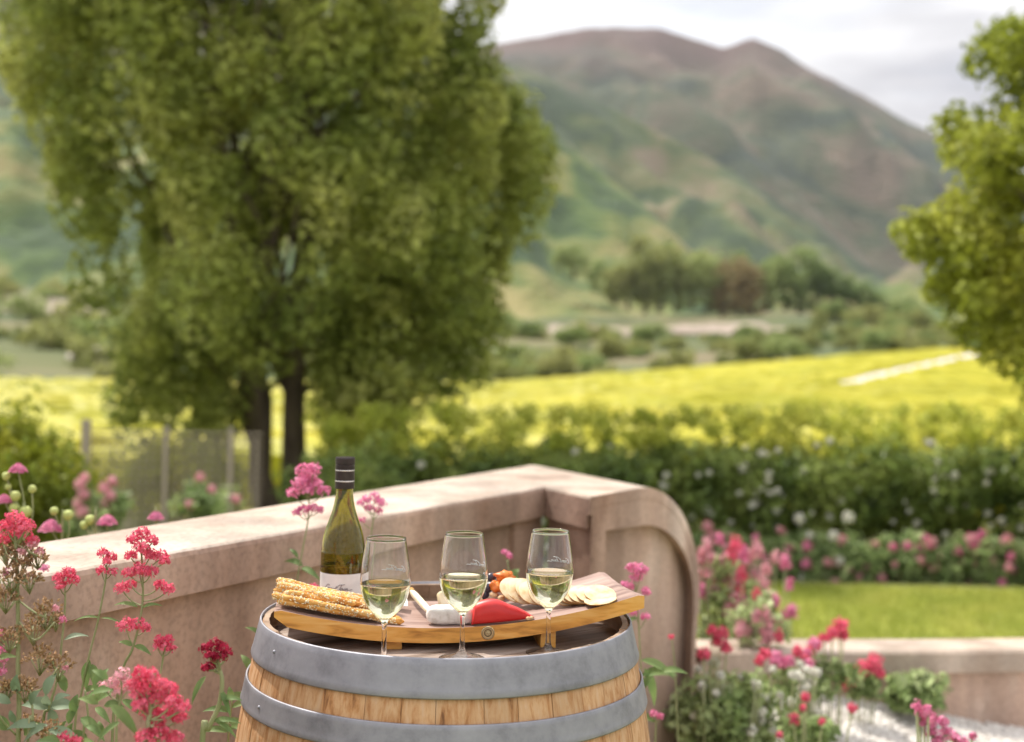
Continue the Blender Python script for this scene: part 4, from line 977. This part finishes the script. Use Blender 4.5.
reparent(mb.build('plank', [M['board'], M['stain'], M['rim']], smooth=False), bd)
for s in (-.098, .146):
    pz = btop(s)-TK; c = OC+ux*s+uy*(.012+.09); m_ = MB(); h_ = pz+.004-ZH
    m_.box((c.x, c.y, ZH+h_/2), (.024, .18, h_), Matrix.Rotation(th_, 3, 'Z')); reparent(m_.build('riser', M['board'], smooth=False), bd)
# badge
sb_ = .0; 
def bpx(px):   # s on the front edge under picture column px
    best = min(range(400), key=lambda k: abs((lambda p: p.x/p.y*FPX)(BP(sL+(sR-sL)*k/399, 0))-un(px, 630)[0])); return sL+(sR-sL)*best/399
sb_ = bpx(488); bcn = BP(sb_, 0, -.0125); rot = Matrix.Rotation(th_, 3, 'Z') @ Matrix.Rotation(PI/2, 3, 'X')
def disc(prof_, name, mt, parent, n=36):
    m_ = MB(); m_.lathe(prof_, n); m_.v = [tuple(bcn+rot @ Vector(v)) for v in m_.v]; return reparent(m_.build(name, mt, smooth=False), parent)
bg_ = disc([(0,.0006),(.0062,.0006),(.0062,.0018),(.0095,.0018),(.0105,.001),(.0105,-.001)], 'badge', M['brass'], bd)
disc([(.0045,.0008),(.0062,.0009),(.0088,.0020)], 'badge_ring', M['brassdark'], bg_).matrix_parent_inverse = Matrix()
m_ = MB()
for k in range(6): a = k*PI/3; m_.blob(bcn+rot @ Vector((.0024*math.cos(a), .0024*math.sin(a), .0012)), (.0013,)*3, 0, seg=8, ring=5)
m_.blob(bcn+rot @ Vector((0, 0, .0014)), (.0017,)*3, 0, seg=8, ring=5); m_.build('badge_emblem', M['brass'], bg_)

# ================================================================== script lettering
def script_strokes():
    S = []; 
    S.append([(.78,.80),(.62,.98),(.32,.92),(.08,.55),(.10,.15),(.38,.0),(.66,.16),(.72,.44),(.50,.42)])
    S.append([(.66,.10),(.84,.32),(.90,.42),(1.02,.36),(1.00,.10),(1.12,.05)])
    S.append([(1.48,.36),(1.30,.40),(1.18,.20),(1.28,.04),(1.44,.14),(1.50,.38),(1.50,.08),(1.62,.10)])
    S.append([(1.62,.10),(1.68,.38),(1.68,.04),(1.80,.34),(1.94,.32),(1.94,.06),(2.08,.12)])
    S.append([(2.08,.12),(2.24,.80),(2.18,.10),(2.30,.02),(2.46,.14)]); S.append([(2.06,.52),(2.44,.60)])
    S.append([(2.46,.74),(2.62,.96),(3.0,.98),(3.5,1.04)]); S.append([(2.98,.98),(2.90,.45),(2.76,.0)])
    S.append([(3.16,.40),(2.98,.26),(3.06,.05),(3.24,.08),(3.30,.30),(3.16,.40),(3.42,.34)])
    S.append([(3.42,.34),(3.46,.06),(3.60,.12),(3.66,.36),(3.68,.08),(3.84,.14),(3.90,.36)])
    S.append([(3.90,.36),(3.98,.30),(3.98,.04),(4.10,.32),(4.24,.30),(4.26,.06),(4.46,.02),(4.8,.10),(5.2,.06)])
    return S
SCRIPT = script_strokes()
def wrap(parent, name, mt, rfun, z0, hgt, a_start, sgn, rad, off):
    m_ = MB()
    for st in SCRIPT:
        pts = []
        for x, y in [(p.x, p.y) for p in cat([(a, b, 0) for a, b in st], 5)]:
            z = z0+y*hgt; r = rfun(z)+off; a = a_start+sgn*(x+y*.35)*hgt/r; pts.append((r*math.cos(a), r*math.sin(a), z))
        m_.tube(pts, rad, 5)
    o = m_.build(name, mt); o.parent = parent; return o
# ================================================================== glasses
GP = [(.0,.0),(.0325,.0),(.033,.001),(.030,.0022),(.018,.0045),(.008,.0085),(.0048,.014),(.0038,.024),(.0035,.040),(.0037,.056),(.0048,.066),(.0085,.0715),(.0160,.078),(.0245,.087),(.0310,.098),(.0350,.110),(.0368,.122),(.0370,.133),(.0360,.146),(.0340,.160),(.0315,.175),(.0290,.190)]
def smooth_prof(pp, n=4):
    c = cat([(a, b, 0) for a, b in pp], n); return [(max(0, p.x), p.y) for p in c]
gs = smooth_prof(GP)
bowl = [(r, z) for r, z in gs if z >= .0715]
inner = [(max(0, r-.0008), z+.0004) for r, z in bowl]
inner = [(0, .0735), (.004, .0738)]+[(r, z) for r, z in inner if z > .0745]
full = gs+[(.0291, .1903), (.0290, .1906), (.0287, .1908), (.0283, .1908), (.0280, .1906)]+inner[::-1]
def rint(z): return float(np.interp(z, [p[1] for p in inner], [p[0] for p in inner]))
def make_glass(loc, label, level, a_txt):
    rt = empty('wine_glass', loc, label, 'wine glass', 'glasses of white wine on the barrel')
    g_ = MB(); g_.lathe(full, 72); o = g_.build('glass_body', M['glass']); o.parent = rt
    lz = level; pr = [(0, .0733)]+[(r+.0003, z-.0002) for r, z in inner[1:] if z < lz]+[(rint(lz)+.0003, lz), (rint(lz)-.0016, lz-.0006), (0, lz-.0007)]
    l_ = MB(); l_.lathe(pr, 72); o = l_.build('wine', M['wine']); o.parent = rt
    wrap(rt, 'etched_script', M['etch'], lambda z: float(np.interp(z, [p[1] for p in bowl], [p[0] for p in bowl])), .1365, .0078, a_txt, -1*-1, .00045, .0003)
    return rt
def gpos(px, py, Y): p = P(px, py, Y); return Vector((p.x, Y, ZH))
make_glass(gpos(385, 600, 1.885), 'wine glass of white wine on the left, in front of the breadsticks', .1235, math.radians(42))
make_glass(gpos(463, 600, 1.95), 'middle wine glass of white wine, in front of the cheese and red pepper', .1245, math.radians(22))
make_glass(gpos(549, 600, 1.998), 'wine glass of white wine on the right, in front of the crackers', .1265, math.radians(32))
# ================================================================== bottle
bp_ = P(343, 560, 2.215); bt = empty('wine_bottle', (bp_.x, bp_.y, ZH), 'olive green wine bottle with dark screw cap and white label behind the board', 'bottle')
HT = P(345, 457, 2.215).z-ZH
def zt(d_): return HT-d_
BO = [(0,.004),(.02,.003),(.030,0),(.0365,.003),(.0382,.010),(.0382,zt(.175)),(.0378,zt(.160)),(.0362,zt(.1455)),(.0325,zt(.128)),(.0262,zt(.110)),(.0205,zt(.093)),(.0165,zt(.075)),(.0145,zt(.057)),(.0140,zt(.020)),(.0140,zt(.004))]
bo = smooth_prof(BO, 5); bi = [(max(0, r-.0028), z) for r, z in bo if z > .012]
g_ = MB(); g_.lathe(bo+bi[::-1]+[(.02, .008), (0, .012)], 72); o = g_.build('bottle_glass', M['bottle']); o.parent = bt
WL = zt(.186)
l_ = MB(); l_.lathe([(0, .0105), (.019, .0075), (.0352, .0125)]+[(r+.0004, z) for r, z in bi if .013 < z < WL]+[(.0357, WL), (0, WL-.0008)], 72); o = l_.build('wine', M['bwine']); o.parent = bt
c_ = MB(); c_.lathe([(.0146, zt(.054)), (.0168, zt(.054)), (.0168, zt(.0425)), (.0164, zt(.042)), (.0164, zt(.040)), (.0168, zt(.0395)), (.0169, zt(.024)), (.0163, zt(.0235)), (.0163, zt(.0215)), (.0169, zt(.021)), (.0169, zt(.014)), (.0164, zt(.0135)), (.0164, zt(.012)), (.0170, zt(.0115)), (.0170, zt(.002)), (.0160, 0+zt(0)), (0, zt(0))], 60)
o = c_.build('screw_cap', M['capmetal'], smooth=False); o.parent = bt
for zz in (.041, .0225):
    s_ = MB(); s_.lathe([(.0160, zt(zz+.0012)), (.01672, zt(zz+.001)), (.01672, zt(zz-.001)), (.0160, zt(zz-.0012))], 60); o = s_.build('cap_line', M['silver']); o.parent = bt
lb = MB(); n = 40; vs = []; LT = zt(.197); LBt = LT-.085
for i in range(n+1):
    a = math.radians(-90-88+176*i/n)+math.atan2(0, 1); 
    for z in (LBt, LT): vs.append((.0386*math.cos(a), .0386*math.sin(a), z))
lb.add(vs, [(i*2, i*2+2, i*2+3, i*2+1) for i in range(n)]); o = lb.build('label', M['paper']); o.parent = bt
wrap(bt, 'label_script', M['ink'], lambda z: .0386, LT-.027, .0098, math.radians(-90-42), 1, .0007, .0004)
# ================================================================== food
def on_board(px, py, h=0):     # where the picture column/row meets the board top
    best = None
    for i in range(113):
        s = sL+(sR-sL)*i/112
        for j in range(44):
            t = WID*j/43; p = BP(s, t, dish(t)+h); u, v = p.x/p.y*FPX, (CAMZ-p.z)/p.y*FPX; q = un(px, py); d_ = (u-q[0])**2+(v-q[1])**2
            if best is None or d_ < best[0]: best = (d_, s, t)
    return best[1], best[2]
def stick(a, b, r, seed, label):
    a = Vector(a); b = Vector(b); n = 34; mb = MB(); rnd = random.Random(seed); seg = 12; base = a.copy(); pts = []
    for i in range(n+1):
        t = i/n; p = a.lerp(b, t)+Vector((0, mn.noise(Vector((t*3, seed, 0)))*.004, mn.noise(Vector((t*4, seed, 5)))*.003)); pts.append(p)
    L_ = (b-a).length
    mb.tube(pts, lambda t: r*(1+.16*mn.noise(Vector((t*14, seed, 1))))*min(1, (min(t, 1-t)*L_/r+.3)), seg)
    mb.v = [tuple(Vector(v)+Vector((mn.noise(Vector(v)*260), mn.noise(Vector(v)*260+Vector((5,5,5))), mn.noise(Vector(v)*260+Vector((9,1,3)))))*.0011) for v in mb.v]
    m0 = mb; rt = m0.build('breadstick', [M['crust']], loc=tuple(base))
    n = 270; t = RNG.uniform(.01, .99, n); ax = np.array(b-a)/L_; dd = rdir(n); dd -= np.outer(dd @ ax, ax); dd /= np.linalg.norm(dd, axis=1, keepdims=True)
    pos = np.array([pts[int(q*33)].lerp(pts[min(34, int(q*33)+1)], q*33-int(q*33)) for q in t])-np.array(base)+dd*r*1.0
    v, f = scatter([(0,0,-.1),(.5,0,.12),(0,.28,.16),(-.5,0,.12),(0,-.28,.16),(0,0,.36)], [(0,1,2,0),(1,5,2,2)], pos, dd, .0030*np.ones((n, 1)))
    tv = [(.55,0,0),(0,.3,0),(-.55,0,0),(0,-.3,0),(0,0,.28)]; tf = [(0,1,4),(1,2,4),(2,3,4),(3,0,4)]
    v, f = scatter(tv, tf, pos, dd, .0042*RNG.uniform(.6, 1.25, (n, 1)))
    npmesh('sesame_seeds', v, f, M['seeds'], rt); 
    return tag(rt, label, 'breadstick', 'seeded breadsticks piled on the board')
random.seed(5)
# pile: bottom layer to top layer, long axis along the board
lay = []
for k in range(4):
    for j in range(8-k):
        lay.append((-.284+random.uniform(-.006, .010)+.002*k, .014+j*.0118+k*.005, k, [.185,.18,.165,.15][k]+random.uniform(-.03, .012)))
for i, (s, t, k, ln) in enumerate(lay):
    sk = random.uniform(-.016, .016); r = random.uniform(.0043, .0053); hz = r+.001+k*.0076
    a = BP(s, max(.010, t+.008+random.uniform(-.006, .006)), dish(t+.008)+hz+.004); b = BP(s+ln, max(t-.006+sk, .006), dish(t)+hz-.0004*k)
    wh = ['in the bottom layer', 'in the second layer', 'in the third layer', 'in the top layer'][k]
    wt = 'nearest the board front edge' if t < .025+.004*k else ('at the back' if t > .068 else 'in the centre')
    stick(a, b, r, i+1, 'sesame breadstick %s of the pile, %s' % (wh, wt))
# brie
def put_blob(name, label, cat_, px, py, rad, mt, amp=.15, nf=3, seed=1, rotz=0, group=None, hh=0, seg=20, ring=12):
    s, t = on_board(px, py); c = BP(s, t, dish(t)+rad[2]*.92+hh); mb = MB(); mb.blob((0,0,0), rad, amp, nf, seg, ring, seed, Matrix.Rotation(rotz, 3, 'Z'))
    o = mb.build(name, mt); o.location = c; return tag(o, label, cat_, group)
s, t = on_board(452, 625); c = BP(s, t+.012, dish(t)+.0145)
mb = MB(); vs = []
ng = 12
def roundbox(mb, c, d, p=5, rot=None, amp=0, seg=24, ring=14, seed=1):
    vs = []; fs = []
    for i in range(ring+1):
        th = PI*i/ring-PI/2
        for k in range(seg):
            a = 2*PI*k/seg; f_ = lambda v: math.copysign(abs(v)**(2/p), v)
            q = Vector((d[0]*f_(math.cos(th))*f_(math.cos(a)), d[1]*f_(math.cos(th))*f_(math.sin(a)), d[2]*f_(math.sin(th))))
            q *= 1+amp*mn.noise(q*120+Vector((seed, 0, 0))); vs.append(Vector(c)+(rot @ q if rot else q))
    for i in range(ring):
        for k in range(seg): k2 = (k+1) % seg; fs.append((i*seg+k, i*seg+k2, (i+1)*seg+k2, (i+1)*seg+k))
    mb.add(vs, fs)
mb = MB(); roundbox(mb, (0,0,0), (.039, .016, .0145), 4, Matrix.Rotation(.1, 3, 'Z'), .06); o = mb.build('brie_piece', M['brie']); o.location = c
tag(o, 'white-rinded soft cheese piece behind the middle glass stem', 'cheese')
# pale cheese slices behind it
for k, (px, py, lb_, rz_) in enumerate([(452, 612, 'pale yellow cheese slice leaning behind the soft cheese', .5), (472, 608, 'cream cheese wedge standing behind the red pepper', -.3)]):
    s, t = on_board(px, py); mb = MB(); roundbox(mb, (0,0,0), (.022, .006, .013), 7, Matrix.Rotation(rz_, 3, 'Z') @ Matrix.Rotation(-.5, 3, 'X'), .02); o = mb.build('cheese_wedge', M['cream']); o.location = BP(s, t+.02, .014); tag(o, lb_, 'cheese')
# knife: cream handle with brown end
k0, k1 = on_board(411, 603), on_board(430, 620)
a, b = BP(k0[0], k0[1]+.012, .016), BP(k1[0], k1[1]+.002, .009)
kn = empty('cheese_knife', a, 'small cheese knife with cream handle lying against the cheese', 'knife')
mb = MB(); dr = (b-a); roundbox(mb, (0,0,0), (dr.length/2, .0055, .0045), 4, dr.to_track_quat('X', 'Z').to_matrix()); mb.v = [tuple(Vector(v)+(a+b)/2) for v in mb.v]; reparent(mb.build('handle', M['cream']), kn)
mb = MB(); mb.blob(a-dr.normalized()*.002+Vector((0,0,.001)), (.006,.006,.0048), .05); reparent(mb.build('handle_end', M['crackeredge']), kn)
mb = MB(); mb.box(b+dr.normalized()*.022-Vector((0,0,.003)), (.045, .012, .0012), dr.to_track_quat('X', 'Z').to_matrix()); reparent(mb.build('blade', M['silver'], smooth=False), kn)
# folded napkin corner near the left glass
s, t = on_board(415, 612); n0 = BP(s-.03, t+.01, .004); mb = MB()
mb.add([n0+Vector((-.03,0,0)), n0+Vector((.022,-.016,.002)), n0+Vector((.016,.02,.016)), n0+Vector((-.024,.03,.019)), n0+Vector((-.03,0,-.0015)), n0+Vector((.022,-.016,.0005)), n0+Vector((.016,.02,.0145)), n0+Vector((-.024,.03,.0175))], [(0,1,2,3),(7,6,5,4),(0,4,5,1),(1,5,6,2),(2,6,7,3),(3,7,4,0)])
tag(mb.build('napkin', M['napkin'], smooth=False), 'white folded paper napkin corner behind the left glass', 'napkin')
# red pepper: upright domed wedge tapering to a point at right
s0, t0 = on_board(471, 627); s1, t1 = on_board(536, 619)
mb = MB(); vs = []; fs = []; n, k = 26, 14
for i in range(n+1):
    q = i/n; s = s0+(s1-s0)*q; t = t0+(t1-t0)*q+.008
    H = .036*min(1, (q/.02)**.3 if q < .02 else 1)*(.86+.16*math.sin(PI*min(q/.6, 1)))*(1-.97*max(0, (q-.30)/.70)**2.0)+.0008; D = .017*(1-.65*q**2)*(1 if q > .03 else .6)
    c = BP(s, t, dish(t)+.001)
    for j in range(k):
        a = 2*PI*j/k; yy = math.cos(a); zz = math.sin(a)
        vs.append(c+uy*(D*yy*(1 if yy > 0 else .7)+.0035*max(0, zz)*1)+Vector((0, 0, H*.5+H*.5*math.copysign(abs(zz)**.7, zz))))
for i in range(n):
    for j in range(k): j2 = (j+1) % k; fs.append((i*k+j, i*k+j2, (i+1)*k+j2, (i+1)*k+j))
fs += [tuple(range(k))[::-1], tuple(range(n*k, n*k+k))]
mb.add(vs, fs); tag(mb.build('red_pepper', M['pepper']), 'glossy red pepper quarter tapering to a point behind the board badge', 'red pepper')
# apricots, olives, nuts
for i, (px, py, h, lb_) in enumerate([(503,603,.036,'orange dried apricot on top of the heap behind the pepper'),(505,604,.020,'larger crinkled dried apricot in the middle of the heap'),(497,604,.022,'dried apricot at the left side of the heap, touching the olive'),(511,606,.014,'low dried apricot next to the crackers')]):
    put_blob('dried_apricot', lb_, 'apricot', px, py, (.0155, .012, .0095), M['orange'], .5, 2.5, i+3, i*.8, 'dried apricots', h)
for i, (px, py, h, lb_) in enumerate([(487,604,.020,'dark purple olive left of the apricots'),(484,605,.010,'black olive lowest on the left of the heap'),(490,601,.032,'small dark olive behind the top apricot')]):
    put_blob('olive', lb_, 'olive', px, py, (.0092, .0085, .0085), M['olive'], .05, 2, i, 0, 'olives', h)
for i, (px, py, h, lb_) in enumerate([(494,606,.015,'pale almond between olive and red pepper'),(502,607,.012,'almond under the apricots over the pepper top'),(531,622,.0,'broken nut piece at the pepper tip'),(527,623,0,'crumb of nut on the board beside the pepper tip')]):
    put_blob('almond', lb_, 'nut', px, py, (.0075 if i < 2 else .004, .005 if i < 2 else .003, .0045 if i < 2 else .003), M['almond'], .2, 3, i, i, 'nuts', h)
# small white dip pot behind the apricots
s, t = on_board(500, 604); pt = MB(); pt.lathe([(0,.001),(.017,.001),(.0205,.008),(.0215,.026),(.0195,.026),(.0185,.010),(0,.008)], 40)
o = pt.build('dip_pot', M['napkin']); o.location = BP(s+.004, t+.045, dish(t)); tag(o, 'small white pot standing behind the apricots', 'pot')
# crackers
def cracker(px, py, h, tilt, lean, label):
    s, t = on_board(px, py); mb = MB(); R = .0262; mb.lathe([(0,.0012),(R*.93,.0014),(R,.0004)], 32); mb.mi = 1; mb.lathe([(R,.0004),(R*1.0,-.0012),(R*.93,-.0018),(0,-.0014)], 32)
    mb.v = [(x, y, z+.0008*mn.noise(Vector((x*90, y*90, px*.1)))) for x, y, z in mb.v]
    o = mb.build('cracker', [M['cracker'], M['crackeredge']]); o.location = BP(s, t, dish(t)+h); o.rotation_euler = (lean, tilt, random.uniform(-.3, .3)); o.rotation_euler.x += random.uniform(-.08, .08); tag(o, label, 'cracker', 'round crackers fanned on the board')
for i in range(7):
    cracker(514+i*5.0, 607-i*.3, .029-i*.0016, .42-i*.04, .62, '%s cracker of the left fan, between the apricots and the right glass' % ['leftmost upright','second','third','fourth','fifth','sixth','rightmost'][i])
for i in range(6):
    cracker(561+i*7.8, 606-i*.9, .016-i*.0006, .26-i*.05, .34, '%s cracker of the right fan, right of the right glass' % ['first','second','third','fourth','fifth','last flat'][i])
cracker(600, 604, .007, -.14, .06, 'pale cracker lying flat nearest the right end of the board')
